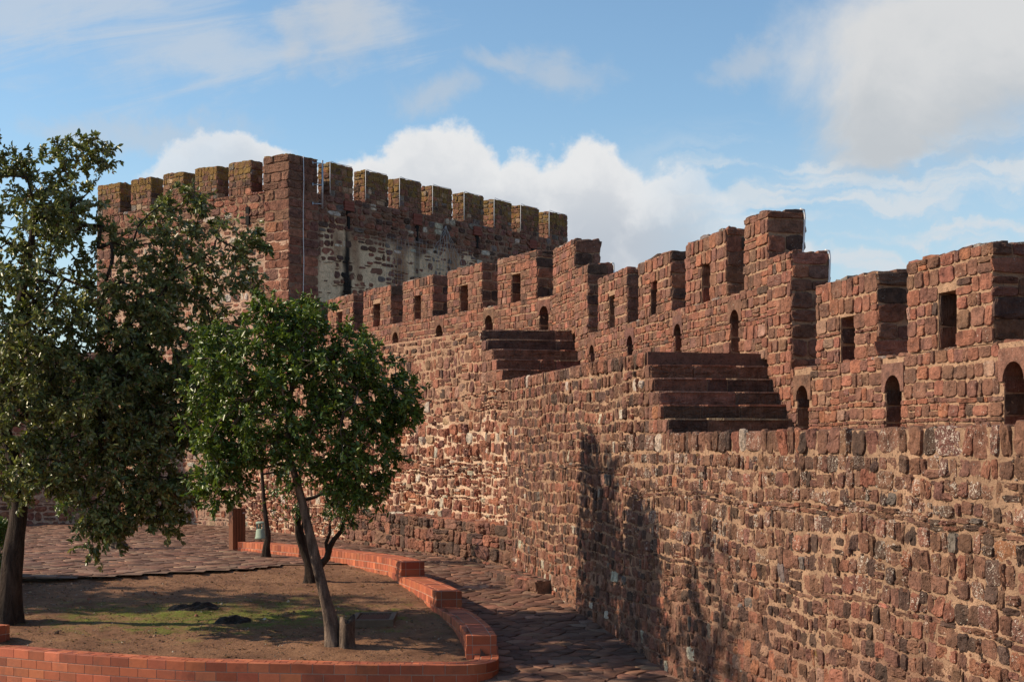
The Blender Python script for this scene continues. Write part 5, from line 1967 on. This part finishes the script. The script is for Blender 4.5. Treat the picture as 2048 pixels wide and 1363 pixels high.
# ------------------------------------------------------------------ grass and scattered small stones
rg = np.random.default_rng(41)
n = 6000
cx = np.concatenate([rg.normal(-7.3, 0.7, n // 3), rg.normal(-5.3, 1.6, n // 3), rg.normal(-4.3, 0.9, n - 2 * (n // 3))])
cy = np.concatenate([rg.normal(27.4, 0.4, n // 3), rg.normal(27.0, 0.8, n // 3), rg.normal(26.3, 0.45, n - 2 * (n // 3))])
ok = nz(np.stack([cx, cy, 0 * cx], 1), 3.0, 1.0) + 0.5 * nz(np.stack([cx, cy, 0 * cx], 1), 9.0, 1.0) > 0.05
cx, cy = cx[ok], cy[ok]
n = len(cx)
z = soil_z(cx, cy)
mb = MB()
pos = np.stack([cx, cy, z], 1)
dr = np.c_[rg.normal(0, 0.5, (n, 2)), np.ones(n)]
leaf_mesh(mb, pos, dr, rg.normal(0, 1, (n, 3)), rg.uniform(0.012, 0.03, n), 0.2, np.c_[pick(rg, n, [(0.10, 0.16, 0.02), (0.15, 0.2, 0.025), (0.07, 0.1, 0.02)], [4, 3, 3], 0.2), np.zeros(n)])
tag(mb.build("grass", [GRASS]), "thin short grass on the soil bed", "grass", None, 'stuff')
n = 900
px = rg.uniform(-11, -0.9, n)
py = rg.uniform(22.6, 33, n)
ok = (px < np.interp(py, CI[::-1, 1], CI[::-1, 0]) - 0.1) & (py > np.interp(px, FRONT[:, 0], FRONT[:, 1]) + 0.5) & (py < edge_y(px) - 0.1)
px, py = px[ok], py[ok]
n = len(px)
mb = MB()
fz = Frame((0, 0, 0), (1, 0, 0), (0, 1, 0), (0, 0, 1))
s_ = rg.uniform(0.006, 0.018, n) * np.where(rg.random(n) < 0.06, 2.2, 1.0)
zz = soil_z(px, py)
for k in range(n):
    fk = Frame((px[k], py[k], zz[k]), (1, 0, 0), (0, 1, 0), (0, 0, 1))
    stones(mb, fk, [(-s_[k], s_[k], -s_[k] * 0.7, s_[k] * 0.7)], s_[k] * 0.8, rg, lambda P, r: (np.c_[pick(r, len(P), [WHIT, TAN, BROWN, RED, DARKB], [10, 20, 30, 20, 25]), np.zeros(len(P))], 0 * P[:, 0]), 7, 0.002, (2, 3), mi=0)
tag(mb.build("pebbles", [PEB]), "small pebbles and clods scattered over the soil", "pebbles", None, 'stuff')

# fallen leaves on the soil
n = 2600
px, py = rg.uniform(-11, -0.9, n), rg.uniform(22.4, 33, n)
ok = (px < np.interp(py, CI[::-1, 1], CI[::-1, 0]) - 0.05) & (py > np.interp(px, FRONT[:, 0], FRONT[:, 1]) + 0.42) & (py < edge_y(px) - 0.05)
px, py = px[ok], py[ok]
n = len(px)
mb = MB()
leaf_mesh(mb, np.stack([px, py, soil_z(px, py) + 0.012], 1), np.c_[rg.normal(0, 1, (n, 2)), rg.normal(0, 0.15, n)], rg.normal(0, 0.25, (n, 3)) + np.array((0, 0, 1)), rg.uniform(0.03, 0.075, n), 0.5,
          np.c_[pick(rg, n, [(0.10, 0.055, 0.025), (0.16, 0.09, 0.04), (0.22, 0.15, 0.08), (0.05, 0.035, 0.02)], [4, 3, 2, 3], 0.2), np.zeros(n)])
tag(mb.build("fallen_leaves", [OAKLEAF]), "dry brown leaves fallen over the soil bed", "leaves", None, 'stuff')

# another unseen oak added outside the frame to shade soil bed and paving
src = [o for o in COL.objects if o.name.startswith("oak_tree") and o.get("label", "").startswith("tall dark oak with")][0]
for (x_, y_, dz_, lab) in ((-17.2, 29.3, 0.2, "oak added outside the view beyond the clipped bush to shade the paving"),):
    cp = src.copy()
    COL.objects.link(cp)
    cp.rotation_euler = (0, 0, math.pi)
    cp.location = (x_ - 9.15, y_ + 26.3, dz_)
    cp['label'] = lab
    for ch in list(src.children):
        c2 = ch.copy()
        COL.objects.link(c2)
        c2.parent = cp
